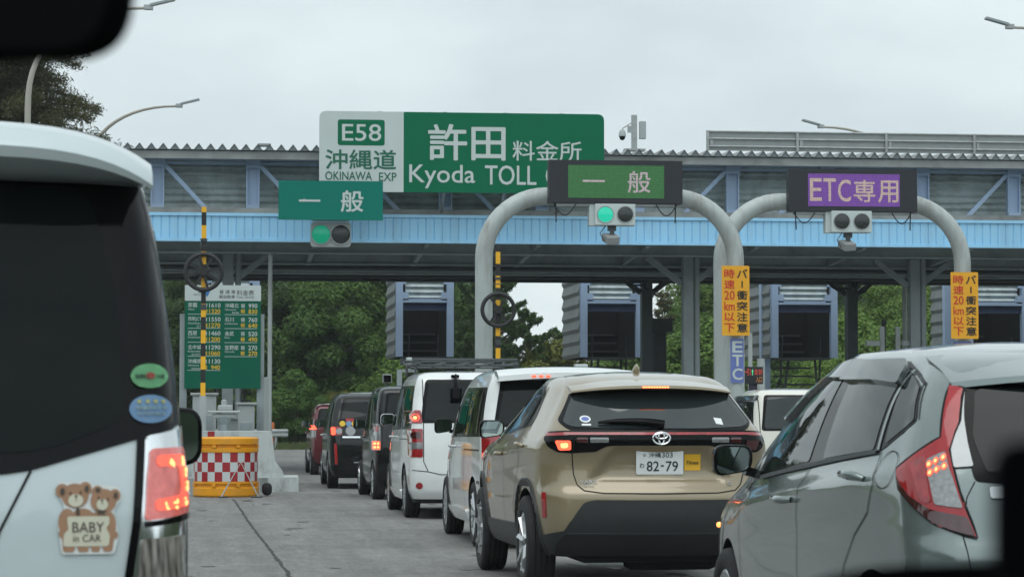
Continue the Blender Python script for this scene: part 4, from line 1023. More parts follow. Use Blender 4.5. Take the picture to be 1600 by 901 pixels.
# ------------------------------------------------------------------ ground, road, grass, unseen hills added for reflections
def ground_material(name, base, var, dirt, stains=True):
    m = bpy.data.materials.new(name); m.use_nodes = True; nt = m.node_tree; b = nt.nodes['Principled BSDF']; b.inputs['Roughness'].default_value = 0.78
    tc = nt.nodes.new('ShaderNodeTexCoord'); last = None
    def noise(scale, detail, rough, sc=(1, 1, 1)):
        mp = nt.nodes.new('ShaderNodeMapping'); mp.inputs['Scale'].default_value = sc; nt.links.new(tc.outputs['Object'], mp.inputs[0])
        n = nt.nodes.new('ShaderNodeTexNoise'); n.inputs['Scale'].default_value = scale; n.inputs['Detail'].default_value = detail; n.inputs['Roughness'].default_value = rough
        nt.links.new(mp.outputs[0], n.inputs['Vector']); return n.outputs['Fac']
    def ramp(src, a, b_, lo, hi):
        r = nt.nodes.new('ShaderNodeMapRange'); r.inputs[1].default_value = a; r.inputs[2].default_value = b_; r.inputs[3].default_value = lo; r.inputs[4].default_value = hi
        nt.links.new(src, r.inputs[0]); return r.outputs[0]
    def mul(x, y):
        k = nt.nodes.new('ShaderNodeMath'); k.operation = 'MULTIPLY'; nt.links.new(x, k.inputs[0]); nt.links.new(y, k.inputs[1]); return k.outputs[0]
    f = ramp(noise(0.5, 8, 0.65), .3, .7, 1 - var, 1 + var)
    f = mul(f, ramp(noise(38, 4, 0.75), .3, .7, .62, 1.38))
    f = mul(f, ramp(noise(7, 6, 0.7), .3, .7, .78, 1.22))
    f = mul(f, ramp(noise(1.1, 4, 0.6, (2.2, .10, 1)), .35, .7, 1.08, .80))      # tyre-worn lengthwise streaks
    f = mul(f, ramp(noise(26, 4, 0.7, (1, .07, 1)), (.3), .7, .84, 1.16))              # coarse aggregate, worn along the lane
    f = mul(f, ramp(noise(6, 5, 0.7, (1, .12, 1)), .3, .7, .86, 1.14))
    f = mul(f, ramp(noise(1.3, 7, 0.72), .58, .74, 1.0, .74))                        # oil and damp patches
    mx = nt.nodes.new('ShaderNodeMix'); mx.data_type = 'RGBA'; mx.blend_type = 'MULTIPLY'; mx.inputs[0].default_value = 1; mx.inputs[6].default_value = (*base, 1)
    nt.links.new(f, mx.inputs[7]); nt.links.new(mx.outputs[2], b.inputs['Base Color'])
    bp = nt.nodes.new('ShaderNodeBump'); bp.inputs['Strength'].default_value = .35; bp.inputs['Distance'].default_value = .01
    nt.links.new(noise(70, 4, .7), bp.inputs['Height']); nt.links.new(bp.outputs[0], b.inputs['Normal'])
    nt.links.new(ramp(noise(1.6, 6, 0.7), .5, .75, .80, .5), b.inputs['Roughness'])
    return m
def ridge(name, pts, h, dep, seed):
    """a hidden wooded bank along a line, added for dark reflections, with an uneven top"""
    rn = random.Random(seed); bm = BM(); rows = []
    P = [Vector((*p, 0)) for p in pts]; L = []
    for a, c_ in zip(P[:-1], P[1:]):
        n = max(1, int((c_ - a).length / 1.6))
        for i in range(n): L.append(a + (c_ - a) * i / n)
    for p in L:
        t = (P[-1] - P[0]).normalized(); nn = Vector((-t.y, t.x, 0)); hh = h * rn.uniform(.72, 1.1)
        rows.append([bm.verts.new(p + nn * (dep * u + rn.uniform(-.6, .6)) + Vector((0, 0, hh * z + (rn.uniform(-.5, .5) if z > 0 else 0)))) for u, z in ((0, 0), (.1, .35), (.25, .7), (.5, 1), (1, 1.05), (1.6, .8))])
    for i in range(len(rows) - 1):
        for k in range(5): bm.faces.new((rows[i][k], rows[i + 1][k], rows[i + 1][k + 1], rows[i][k + 1]))
    return struct(name, bm, M['bank'], smooth=True)
M['bank'] = mat('hidden wooded bank', (.040, .060, .022), .9, var=.6, scale=.9, dirt=(.012, .02, .008), dscale=.5, damt=.8)
M['road'] = ground_material('worn grey paving', (.165, .164, .156), .16, None)
M['earth'] = mat('dark earth', (.035, .038, .022), .95, var=.4, scale=.6)
M['grass'] = mat('grass', (.060, .082, .022), .9, var=.45, scale=1.2, dirt=(.10, .10, .035), dscale=.8, damt=.7)

def sheet(name, x0, x1, y0, y1, z, m, nx=1, ny=1, fz=None):
    bm = BM(); V = [[bm.verts.new((x0 + (x1 - x0) * i / nx, y0 + (y1 - y0) * j / ny, z)) for i in range(nx + 1)] for j in range(ny + 1)]
    for j in range(ny):
        for i in range(nx): bm.faces.new((V[j][i], V[j][i + 1], V[j + 1][i + 1], V[j + 1][i]))
    if fz:
        for v in bm.verts: v.co.z = fz(v.co.x, v.co.y)
    return struct(name, bm, m, smooth=bool(fz))
sheet('ground', -300, 300, -200, 400, -.02, M['earth'])
sheet('road', -60, 90, -40, 108, 0.0, M['road'])
def rise(x, y):
    t = max(0, min(1, (y - 108) / 60)); return .004 - .03 + .03 * min(1, t * 20) + 5.0 * t * t * (3 - 2 * t)
sheet('grass_verge', 8.5, 70, 84, 107, .008, M['grass'])
sheet('grass_verge', -140, 180, 106, 300, 0, M['grass'], 40, 40, rise)
ridge('reflection_hill', [(140, -110), (-140, -110)], 26, 20, 1); ridge('reflection_hill', [(-24, -70), (-24, 48)], 9, 7, 2); ridge('reflection_hill', [(48, 50), (48, -70)], 8, 7, 3)  # out of view, added to darken reflections in car glass and paint
M['stain'] = mat('dried oil stain', (.070, .068, .062), .45, var=.3, scale=9)
rs_ = random.Random(21)
for k in range(46):
    x = rs_.choice((.2, 1.0, 2.4, 3.2, 3.9)) + rs_.uniform(-.3, .3); y = rs_.uniform(15, 44); r0 = rs_.uniform(.02, .10); bm = BM()
    bm.faces.new([bm.verts.new((x + r0 * rs_.uniform(.5, 1.3) * math.cos(a), y + 2.2 * r0 * rs_.uniform(.5, 1.3) * math.sin(a), .0035)) for a in [2 * math.pi * i / 14 for i in range(14)]]); struct('road_stain', bm, M['stain'])
# paving joints and the cracked seam
def line_on_road(name, pts, wd, m, wob=0.0, z=.004, seed=1):
    rn = random.Random(seed); bm = BM(); P = []
    for a, b_ in zip(pts[:-1], pts[1:]):
        a, b_ = Vector(a), Vector(b_); n = max(1, int((b_ - a).length / .18))
        for i in range(n): P.append(a + (b_ - a) * i / n)
    P.append(Vector(pts[-1])); prev = None
    for i, p in enumerate(P):
        t = P[min(i + 1, len(P) - 1)] - P[max(0, i - 1)]; t.normalize(); n = Vector((-t.y, t.x)); o = n * rn.uniform(-wob, wob)
        w2 = wd / 2 * rn.uniform(.6, 1.4); cur = [bm.verts.new((*(p + o + n * w2), z)), bm.verts.new((*(p + o - n * w2), z))]
        if prev: bm.faces.new((prev[0], cur[0], cur[1], prev[1]))
        prev = cur
    return struct(name, bm, m)
M['crack'] = mat('dark joint', (.035, .037, .036), .9, var=.3, scale=5)
def g2(x, y):
    d = _RT * ((x - 800) / FPX) + _UP * ((450.5 - y) / FPX) + _FW; p = d * (CAM_H / -d.z); return (p.x, p.y)
line_on_road('road_joint', [g2(365, 780), g2(392, 820), g2(420, 856), g2(448, 893), g2(480, 940)], .028, M['crack'], .010, .004, 3)
line_on_road('road_joint', [(1.35, 28.2), (4.5, 28.25), (8, 28.2)], .03, M['crack'], .01, .004, 4)
line_on_road('road_joint', [(1.7, 42.0), (5, 42.05)], .05, M['crack'], .01, .004, 5)
line_on_road('road_joint', [(1.7, 56.0), (5, 56.05)], .05, M['crack'], .01, .004, 6)
M['roadpaint'] = mat('worn white road paint', (.42, .43, .42), .7, var=.25, scale=8, dirt=(.2, .2, .2), dscale=4, damt=.8)
line_on_road('lane_line', [(1.62, 45.5), (1.62, 80)], .12, M['roadpaint'], 0, .004, 8)
line_on_road('lane_line', [(4.62, 50.5), (4.62, 80)], .12, M['roadpaint'], 0, .004, 9)
line_on_road('stop_line', [(-30, 99), (40, 99)], .35, M['roadpaint'], 0, .004, 9)

# ------------------------------------------------------------------ toll islands
ISL = [-4.75, .455, 5.65, 10.9, 16.2, 21.5]
for i, x in enumerate(ISL):
    y0 = 43.2 if i < 2 else (46.0 if i == 2 else 47.0)
    bm = BM(); prism(bm, [(x - .95, 82), (x - .95, y0 + .8), (x - .6, y0), (x + .6, y0), (x + .95, y0 + .8), (x + .95, 82)], 'Z', -.01, .24)
    struct('traffic_island', bm, M['kerb'])
# concrete nose block with a red stripe on the left island
t = thing('concrete_barrier', 'white concrete barrier block with one red stripe behind the checkered drum', 'barrier', (.455, 44.4, 0))
b = BM(); prism(b, [(-1.02, .24), (1.02, .24), (.98, .36), (.86, .52), (.80, 1.02), (-.80, 1.02), (-.86, .52), (-.98, .36)], 'Y', -.75, 1.2); obj('block', b, M['barrier'], t)
b = BM(); prism(b, [(-1.25, -.9), (1.25, -.9), (1.3, .9), (-1.3, .9)], 'Z', 0, .245); obj('foot', b, M['barrier'], t)
b = BM(); box(b, (-.22, -.753, .79), (.115, .004, .46)); obj('stripe', b, M['checkred'], t)

# checkered crash drum
t = thing('crash_drum', 'large yellow plastic crash drum with a red and white checkered band', 'crash drum', (.455, 40.95, 0))
b = BM(); lathe(b, [(0, .004), (.50, .004), (.52, .03), (.52, .14), (.485, .165), (.485, .195), (.515, .21), (.515, .235), (.50, .24), (.50, .70), (.515, .705), (.515, .76), (.475, .775), (.475, .81), (.515, .83), (.515, .915), (.49, .94), (0, .95)], 48); obj('drum_body', b, M['yellow'], t, True, 30)
b = BM(); N = 26
for j in range(3):
    for k in range(N):
        a0, a1 = 2 * math.pi * k / N, 2 * math.pi * (k + 1) / N; z0, z1 = .247 + j * .150, .247 + (j + 1) * .150; r = .506
        if k % 2 == 0:
            mid = (a0 + a1) / 2
        pts = [b.verts.new((r * math.cos(a), r * math.sin(a), z)) for a, z in ((a0, z0), (a1, z0), (a1, z1), (a0, z1))]
        f = b.faces.new(pts); f.material_index = (j + k) % 2
obj('checkered_band', b, [M['checkred'], M['checkwhite']], t)
b = BM()
for a in (-1.95, -1.2, -.2, -2.9):
    p = Vector((math.cos(a), math.sin(a), 0)); box(b, p * .497 + Vector((0, 0, .795)), (.05, .06, .05), a)
    box(b, p * .503 + Vector((0, 0, .185)), (.05, .06, .05), a)
split_obj('lug', b, M['yellow'], t)
q = at(376, 777, 40.25)
t = thing('folding_stand', 'white folding A-shaped metal stand in front of the checkered drum', 'stand', (q.x, 40.2, 0))
b = BM(); tube(b, [(-.30, -.05, .02), (0, 0, .55), (.27, -.05, .02)], .012, 8); obj('frame', b, M['pole_white'], t)
b = BM(); tube(b, [(-.34, -.05, .015), (-.2, -.05, .015)], .012, 8); obj('foot', b, M['darksteel'], t)
b = BM(); tube(b, [(.16, -.05, .015), (.34, -.05, .015)], .012, 8); obj('foot', b, M['darksteel'], t)
q = at(417, 768, 41.2); b = BM(); box(b, (0, 0, .11), (.16, .3, .2), bevel=.07, seg=3)
o = obj('sand_bag', b, M['rubber'], None, True); o.location = (q.x, 41.2, 0); tag(o, 'small black weight bag on the ground at the right of the checkered drum', 'weight bag')

# ------------------------------------------------------------------ canopy over the toll lanes with the corridor above it
YF = 59.0
x0c, x1c = at(95, 300, YF).x, 40.0
pz = lambda y, px_=800, v=YF: at(px_, y, v).z
Z_FB, Z_FT, Z_RB, Z_RT = pz(380), pz(338), pz(252), pz(238)
cn = thing('toll_canopy', 'long toll plaza canopy with a sky blue fascia and a corrugated corridor roof', 'toll canopy', ((x0c + 20) / 2, YF, 0))
def can(name, bm, m, par=None, **k):
    for v in bm.verts: v.co -= cn.location
    return obj(name, bm, m, par or cn, **k)
def cans(name, bm, m):
    for v in bm.verts: v.co -= cn.location
    return split_obj(name, bm, m, cn)
# ribbed blue fascia
b = BM(); P = []; x = x0c; k = 0
while x < x1c:
    P += [(x, YF + .02), (x + .012, YF), (x + .168, YF), (x + .18, YF + .02), ]; x += .19; k += 1
V0 = [b.verts.new((px_, py_, Z_FB + .05)) for px_, py_ in P]; V1 = [b.verts.new((px_, py_, Z_FT - .05)) for px_, py_ in P]
for i in range(len(P) - 1): b.faces.new((V0[i], V0[i + 1], V1[i + 1], V1[i]))
can('fascia', b, M['fascia'])
for nm, z, hh, yy in (('fascia_top_trim', Z_FT - .02, .07, YF - .02), ('fascia_bottom_trim', Z_FB + .02, .07, YF - .02)):
    b = BM(); box(b, ((x0c + x1c) / 2, yy + .06, z), (x1c - x0c, .16, hh)); can(nm, b, M['fascia'])
b = BM(); box(b, ((x0c + x1c) / 2, YF + 4.2, Z_FT - .10), (x1c - x0c, 8.1, .08)); can('canopy_deck', b, M['roofmetal'])
b = BM(); box(b, ((x0c + x1c) / 2, YF + 4.1, Z_FB + .12), (x1c - x0c, 8.0, .06)); can('soffit', b, M['soffit'])
# steel grid below the soffit
for yy, hh, zb in ((YF + .9, .30, 0), (YF + 3.6, .38, 0), (YF + 5.8, .42, 0), (YF + 7.9, .44, 0)):
    b = BM(); box(b, ((x0c + x1c) / 2, yy, Z_FB + .09 - hh / 2), (x1c - x0c, .03, hh)); box(b, ((x0c + x1c) / 2, yy, Z_FB + .09 - hh), (x1c - x0c, .2, .025)); can('long_beam', b, M['beam'])
b = BM(); x = x0c + .6; i = 0
while x < x1c:
    bar(b, (x, YF + .10, Z_FB + .02), (x, YF + 4.2, Z_FB - .22), .10, .16)
    box(b, (x, YF + 6, Z_FB - .06), (.05, 3.8, .24)); x += 2.6
cans('cross_beam', b, M['beam'])
for k, (yy, zz, r) in enumerate(((YF + 4.6, Z_FB - .33, .05), (YF + 5.2, Z_FB - .30, .035), (YF + 6.9, Z_FB - .40, .06), (YF + 7.6, Z_FB - .46, .045))):
    b = BM(); tube(b, [(x0c, yy, zz), (x1c, yy, zz)], r, 8); can('service_pipe', b, M['darksteel'])
b = BM(); box(b, ((x0c + x1c) / 2, YF + 6.3, Z_FB - .36), (x1c - x0c, .35, .06)); can('cable_tray', b, M['beam'])
b = BM(); x = x0c + .4
while x < x1c: lathe(b, [(0, Z_FB + .08), (.05, Z_FB + .08), (.06, Z_FB + .03), (0, Z_FB + .02)], 10, loc=(x, YF + .45, 0)); x += 1.33
cans('downlight', b, M['galv'])
for k_, (xa, xb, dr) in enumerate(((975, 1012, .25), (1003, 1035, .38), (560, 640, .12), (1290, 1345, .30), (1330, 1360, .42))):
    a_, b_ = at(xa, 430, YF + 7).x, at(xb, 430, YF + 7).x; P = [(a_ + (b_ - a_) * u, YF + 7, Z_FB - .38 - dr * math.sin(math.pi * u) - .05 * math.sin(9 * u)) for u in [i / 12 for i in range(13)]]
    b = BM(); tube(b, P, .03, 6); can('hanging_cable', b, M['rubber'])
# columns
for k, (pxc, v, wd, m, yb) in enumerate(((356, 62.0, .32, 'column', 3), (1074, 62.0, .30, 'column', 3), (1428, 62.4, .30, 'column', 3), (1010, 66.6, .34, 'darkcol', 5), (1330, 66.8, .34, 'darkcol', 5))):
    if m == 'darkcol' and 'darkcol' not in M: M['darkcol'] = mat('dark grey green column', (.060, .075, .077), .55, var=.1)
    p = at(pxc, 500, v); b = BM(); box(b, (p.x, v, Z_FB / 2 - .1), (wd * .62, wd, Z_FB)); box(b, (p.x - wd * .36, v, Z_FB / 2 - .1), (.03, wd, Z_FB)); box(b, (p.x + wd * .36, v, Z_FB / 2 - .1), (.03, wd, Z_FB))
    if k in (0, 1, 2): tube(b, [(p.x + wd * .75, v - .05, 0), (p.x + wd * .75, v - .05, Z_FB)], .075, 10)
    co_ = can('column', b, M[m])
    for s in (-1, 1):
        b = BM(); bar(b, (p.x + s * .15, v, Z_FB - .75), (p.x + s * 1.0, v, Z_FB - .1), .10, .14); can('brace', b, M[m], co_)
# corridor front truss
YT = YF + 1.0
PX_POST = [98, 246, 395, 545, 696, 846, 996, 1144, 1291, 1441, 1583, 1730, 1880]
zt0, zt1 = pz(337, v=YT), pz(250, v=YT)
posts = [at(p, 300, YT).x for p in PX_POST]
for i, x in enumerate(posts):
    b = BM(); b3 = BM(); b4 = BM(); b5 = BM()
    box(b, (x - .14, YT, (zt0 + zt1) / 2), (.03, .18, zt1 - zt0)); box(b, (x + .14, YT, (zt0 + zt1) / 2), (.03, .18, zt1 - zt0)); box(b, (x, YT + .02, (zt0 + zt1) / 2), (.26, .02, zt1 - zt0))
    po = can('truss_post', b, M['steelblue'])
    box(b3, (x, YT - .10, zt1 - .14), (.34, .02, .26)); box(b5, (x, YT - .10, zt0 + .10), (.30, .02, .18))
    for q_ in range(4):
        for r_ in range(3): box(b3, (x - .12 + q_ * .08, YT - .118, zt1 - .06 - r_ * .07), (.022, .016, .022))
    can('gusset_plate', b3, M['steelblue'], po); can('gusset_plate', b5, M['steelblue'], po)
for i in range(len(posts) - 1):
    a, c_ = posts[i], posts[i + 1]; b2 = BM()
    if PX_POST[i] < 840: bar(b2, (a + .06, YT - .02, zt1 - .10), (c_ - (c_ - a) * .46, YT - .02, zt0 + .02), .10, .10)
    else: bar(b2, (c_ - .06, YT - .02, zt1 - .10), (a + (c_ - a) * .46, YT - .02, zt0 + .02), .10, .10)
    can('truss_diagonal', b2, M['steelblue'])
b = BM()
for z, hh in ((zt1 - .02, .16), (zt1 - .17, .05)): box(b, ((x0c + x1c) / 2, YT, z), (x1c - x0c, .16 if hh > .1 else .10, hh))
can('top_chord', b, M['steelblue'])
b = BM(); box(b, ((x0c + x1c) / 2, YT - .25, zt0 - .06), (x1c - x0c, .40, .08)); box(b, ((x0c + x1c) / 2, YT - .42, zt0 + .02), (x1c - x0c, .03, .14)); can('gutter', b, M['roofmetal'])
# louvred corridor wall
b = BM(); n = 9; z0, z1 = zt0 - .05, zt1 + .05; st = (z1 - z0) / n
for i in range(n):
    za = z0 + i * st
    q = [(x0c, YT + .55, za), (x1c, YT + .55, za), (x1c, YT + .42, za + st * .35), (x0c, YT + .42, za + st * .35)]
    b.faces.new([b.verts.new(p) for p in q]); q = [(x0c, YT + .42, za + st * .352), (x1c, YT + .42, za + st * .352), (x1c, YT + .55, za + st * .999), (x0c, YT + .55, za + st * .999)]
    b.faces.new([b.verts.new(p) for p in q])
can('louvre_wall', b, M['louver'])
b = BM(); rn = random.Random(5)
for i in range(60):
    x = rn.uniform(x0c, 26); za = z0 + rn.randint(1, n - 1) * st; L = rn.uniform(.15, .9); box(b, (x, YT + .400, za + st * .34), (L, .012, .030))
cans('louvre_glint', b, M['signwhite'])  # white strips standing in for bright glints along the louvre edges
b = BM(); box(b, ((x0c + x1c) / 2, YT + 1.2, (z0 + z1) / 2), (x1c - x0c, .05, z1 - z0)); can('corridor_back', b, M['soffit'])
# corridor roof: corrugated sheets over a grey eave flashing
b = BM(); box(b, ((x0c + x1c) / 2, YF + .35, (Z_RB + Z_RT) / 2 - .01), (x1c - x0c, .10, Z_RT - Z_RB - .03)); can('eave_flashing', b, M['roofmetal'])
b = BM(); pit = (at(817, 238, YF).x - at(799, 238, YF).x); x = x0c; P = []
while x < x1c: P += [(x, 0), (x + pit * .10, 0), (x + pit * .5, .135), (x + pit * .54, .135), (x + pit * .90, 0)]; x += pit
def rz_(y): return Z_RT + (y - YF - .2) * .012
A = [b.verts.new((px_, YF + .2, rz_(YF + .2) + z)) for px_, z in P]; B = [b.verts.new((px_, YF + 4.6, rz_(YF + 4.6) + z)) for px_, z in P]
for i in range(len(P) - 1): b.faces.new((A[i], A[i + 1], B[i + 1], B[i]))
can('roof_sheet', b, M['roofmetal'])
b = BM()
for i in range(0, len(P) - 4, 5): b.faces.new([b.verts.new((P[i + j][0], YF + .23, rz_(YF) + P[i + j][1] - .004)) for j in (1, 2, 3, 4)])
can('ridge_closure', b, M['soffit'])
b = BM(); p = at(413, 227, YF + .5); box(b, (p.x, YF + .5, p.z), (.30, .3, .05)); box(b, (p.x - .12, YF + .5, p.z - .07), (.03, .25, .12)); box(b, (p.x + .12, YF + .5, p.z - .07), (.03, .25, .12)); can('roof_hatch', b, M['roofmetal'])

# screened railing on the right part of the roof
YR = 62.0
t = thing('roof_screen', 'long grey translucent screen with three rails on the right part of the roof', 'roof railing', (at(1350, 238, YR).x, YR, at(1350, 238, YR).z))
xs0, xs1 = at(1104, 220, YR).x - t.location.x, 24 - t.location.x; h0 = at(1104, 205, YR).z - t.location.z
b = BM(); M['screen'] = mat('grey translucent screen panel', (.30, .325, .325), .4, var=.15, scale=3, dirt=(.18, .18, .17), dscale=3, damt=.5)
box(b, ((xs0 + xs1) / 2, .05, h0 / 2), (xs1 - xs0, .012, h0)); obj('panel', b, M['screen'], t)
for zz in (h0, h0 * .62, h0 * .22):
    b = BM(); tube(b, [(xs0, 0, zz), (xs1, 0, zz)], .024, 8); obj('rail', b, M['galv'], t)
step = at(1244, 220, YR).x - at(1104, 220, YR).x
for i in range(10):
    b = BM(); x = xs0 + .03 + i * step
    if x > xs1: break
    box(b, (x, 0, h0 / 2), (.06, .06, h0 + .04)); box(b, (x + .10, .02, h0 * .42), (.08, .05, h0 * .30)); obj('post', b, M['galv'], t)
# dome camera mast on the roof
p = at(991, 236, 60.5); t = thing('camera_mast', 'short steel mast with a white dome camera and a cabinet on the roof edge', 'camera mast', p)
hm = at(991, 180, 60.5).z - p.z
b = BM(); box(b, (0, 0, hm / 2), (.13, .10, hm)); box(b, (0, 0, .02), (.5, .3, .05)); obj('mast', b, M['galv'], t)
b = BM(); box(b, (.20, -.02, hm * .58), (.15, .16, .42), bevel=.01); obj('cabinet', b, M['machine'], t)
b = BM(); tube(b, [(-.04, -.02, hm * .80), (-.15, -.04, hm * .72), (-.29, -.06, hm * .62), (-.30, -.06, hm * .50)], .016, 8); box(b, (-.10, -.03, hm * .60), (.13, .06, .16)); obj('bracket', b, M['galv'], t)
b = BM(); lathe(b, [(0, .16), (.05, .15), (.085, .08), (.09, 0), (.08, -.01), (0, -.01)], 18, loc=(-.30, -.06, hm * .40)); obj('camera_housing', b, M['machine'], t, True)
b = BM(); lathe(b, [(.075, 0), (.065, -.05), (.03, -.085), (0, -.09)], 18, loc=(-.30, -.06, hm * .40 - .01)); obj('camera_dome', b, M['gloss_black'], t, True)

# ------------------------------------------------------------------ stair towers hanging under the corridor, one above each island
VT = 69.5
def stair_tower(pxl, pxr, label, leg=None):
    xl, xr = at(pxl, 480, VT).x, at(pxr, 480, VT).x; xc = (xl + xr) / 2; hw = (xr - xl) / 2
    zb = at(700, 557, VT).z; zt = Z_FB + .35; zh = at(700, 470, VT).z
    t = thing('stair_tower', label, 'stair tower', (xc, VT, zb), group='stair towers under the canopy')
    H = zt - zb; D = 3.4
    for s in (-1, 1):
        b = BM(); box(b, (s * (hw - .10), 0, H / 2), (.05, .22, H)); box(b, (s * (hw - .02), -.09, H / 2), (.16, .03, H)); box(b, (s * (hw - .02), .09, H / 2), (.16, .03, H)); obj('front_post', b, M['steelblue'], t)
        b = BM(); k = 8; st = H / k
        for i in range(k):
            za = i * st; xo = s * (hw + .04)
            P = [(xo, za), (xo + s * .055, za + st * .30), (xo, za + st)]
            for u, v_ in ((0, 1), (1, 2)):
                b.faces.new([b.verts.new(q) for q in ((P[u][0], .12, P[u][1]), (P[u][0], D, P[u][1]), (P[v_][0], D, P[v_][1]), (P[v_][0], .12, P[v_][1]))])
            b.faces.new([b.verts.new(q) for q in ((P[0][0], .12, P[0][1]), (P[1][0], .12, P[1][1]), (P[2][0], .12, P[2][1]))])
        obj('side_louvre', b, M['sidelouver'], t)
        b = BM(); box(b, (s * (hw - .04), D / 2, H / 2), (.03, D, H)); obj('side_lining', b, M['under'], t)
        b = BM(); tube(b, [(s * (hw - .32), 2.6, -1.9), (s * (hw - .32), .5, -.55), (s * (hw - .32), .3, .6)], .03, 6); obj('handrail', b, M['darksteel'], t)
    b = BM(); box(b, (0, -.02, zh - zb), (hw * 2 - .2, .16, .10)); obj('lintel', b, M['steelblue'], t)
    b = BM(); box(b, (0, .06, zh - zb - .16), (hw * 2 - .2, .10, .20)); obj('lintel_soffit', b, mat('dark blue lintel', (.05, .07, .14), .5), t)
    for s in (-1, 1):
        b = BM(); box(b, (s * (hw - .17), -.03, (zh - zb + H) / 2 + .25), (.09, .14, H - (zh - zb) - .4)); box(b, (s * (hw - .20), -.03, zh - zb + .12), (.16, .14, .22)); obj('shoulder_bracket', b, M['steelblue'], t)
        b = BM()
        for q_ in range(6):
            for r_ in range(2): box(b, (s * (hw - .02) - .04 + r_ * .09, -.12, H - .08 - q_ * .09), (.035, .035, .035))
        split_obj('bolt', b, M['pole_white'], t)
    b = BM(); k = 8; st = (H - (zh - zb)) / k
    for i in range(k):
        za = zh - zb + .05 + i * st
        for q in ([(-hw + .2, .16, za), (hw - .2, .16, za), (hw - .2, .04, za + st * .30), (-hw + .2, .04, za + st * .30)], [(-hw + .2, .04, za + st * .30), (hw - .2, .04, za + st * .30), (hw - .2, .16, za + st), (-hw + .2, .16, za + st)]):
            b.faces.new([b.verts.new(p) for p in q])
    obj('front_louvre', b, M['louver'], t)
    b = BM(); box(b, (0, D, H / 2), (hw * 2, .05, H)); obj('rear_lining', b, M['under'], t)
    b = BM()
    for i in range(12): box(b, (.12, .9 + i * .32, -1.2 + i * .24), (hw * 1.3, .30, .05))
    obj('stair_flight', b, M['darksteel'], t)
    b = BM()
    for i in range(5): box(b, (hw * .10, 5.0, .55 + i * .27), (hw * .62, .03, .035))
    obj('vent_slat', b, M['louver'], t)
    if leg:
        xl_ = at(leg, 560, VT + 1.2).x - xc; b = BM(); box(b, (xl_, 1.2, (H - zb) / 2), (.26, .26, H + zb)); obj('support_leg', b, M['steelblue'], t)
    b = BM(); box(b, (0, .35, -.02), (hw * 2 - .2, .5, .06)); bar(b, (-hw + .5, .3, 0), (-hw + .25, .3, -1.9), .06); bar(b, (hw - .5, .3, 0), (hw - .35, .3, -1.9), .06); obj('landing', b, M['darksteel'], t)
    return t
stair_tower(622, 705, 'stair tower with blue frame hanging above the queue, leftmost in full view')
stair_tower(910, 1000, 'stair tower with blue frame above the beige SUV')
stair_tower(1208, 1304, 'stair tower with blue frame right of the left ETC post', 1195)
stair_tower(1512, 1602, 'stair tower with blue frame at the right edge of the photo', 1482)
stair_tower(318, 402, 'stair tower with blue frame mostly hidden behind the toll rate board')

# toll booths on the islands
def booth(px_, v, label):
    p = at(px_, 560, v); t = thing('toll_booth', label, 'toll booth', (p.x, v, .24), group='toll booths')
    b = BM(); box(b, (0, 1.2, .55), (1.15, 2.6, 1.1), bevel=.03); obj('base', b, M['navy'], t)
    b = BM()
    for x in (-.53, .53):
        for y in (-.05, 2.45): box(b, (x, y, 1.55), (.07, .07, .95))
    obj('corner_post', b, M['navy'], t)
    b = BM(); box(b, (0, -.06, 1.58), (1.0, .02, .86)); box(b, (-.55, 1.2, 1.58), (.02, 2.4, .86)); box(b, (.55, 1.2, 1.58), (.02, 2.4, .86)); obj('window', b, M['glass'], t)
    b = BM(); box(b, (0, 1.2, 2.1), (1.35, 2.9, .18), bevel=.03); obj('roof', b, M['navy'], t)
    b = BM(); box(b, (0, .9, 2.75), (.32, .32, 1.3)); box(b, (0, .9, 3.5), (.62, .62, .36), bevel=.02); obj('duct', b, M['darksteel'], t)
    b = BM(); tube(b, [(-.25, .6, 2.1), (-.25, .6, 3.1)], .05, 8); obj('vent_pipe', b, M['darksteel'], t)
booth(1040, 66.5, 'dark blue toll booth with a roof duct behind the beige SUV')
# ------------------------------------------------------------------ signs
def rect(px0, py0, px1, py1, v):
    """centre, width and height in metres of an upright board seen at that place"""
    c_ = at((px0 + px1) / 2, (py0 + py1) / 2, v); w_ = at(px1, (py0 + py1) / 2, v).x - at(px0, (py0 + py1) / 2, v).x; h_ = at((px0 + px1) / 2, py0, v).z - at((px0 + px1) / 2, py1, v).z
    return c_, w_, h_
class Board:
    def __init__(s, r, v): s.r = r; s.c, s.w, s.h = rect(*r, v)
    def xz(s, x, y): return (((x - s.r[0]) / (s.r[2] - s.r[0]) - .5) * s.w, (.5 - (y - s.r[1]) / (s.r[3] - s.r[1])) * s.h)
    def put(s, bm, txt, x0, y0, x1, y1, bold=0.0, y=-.006, shear=0):
        a, b = s.xz(x0, y1), s.xz(x1, y0)
        add_bm(bm, text_bm(txt, b[0] - a[0], b[1] - a[1], (a[0] + b[0]) / 2, (a[1] + b[1]) / 2, bold, y, shear=shear))
    def slab(s, bm, x0, y0, x1, y1, y=-.006, t=.003):
        a, b = s.xz(x0, y1), s.xz(x1, y0); box(bm, ((a[0] + b[0]) / 2, y, (a[1] + b[1]) / 2), (b[0] - a[0], t, b[1] - a[1]))
    def poly(s, pts, rnd): return fillet([s.xz(*p) for p in pts], rnd)

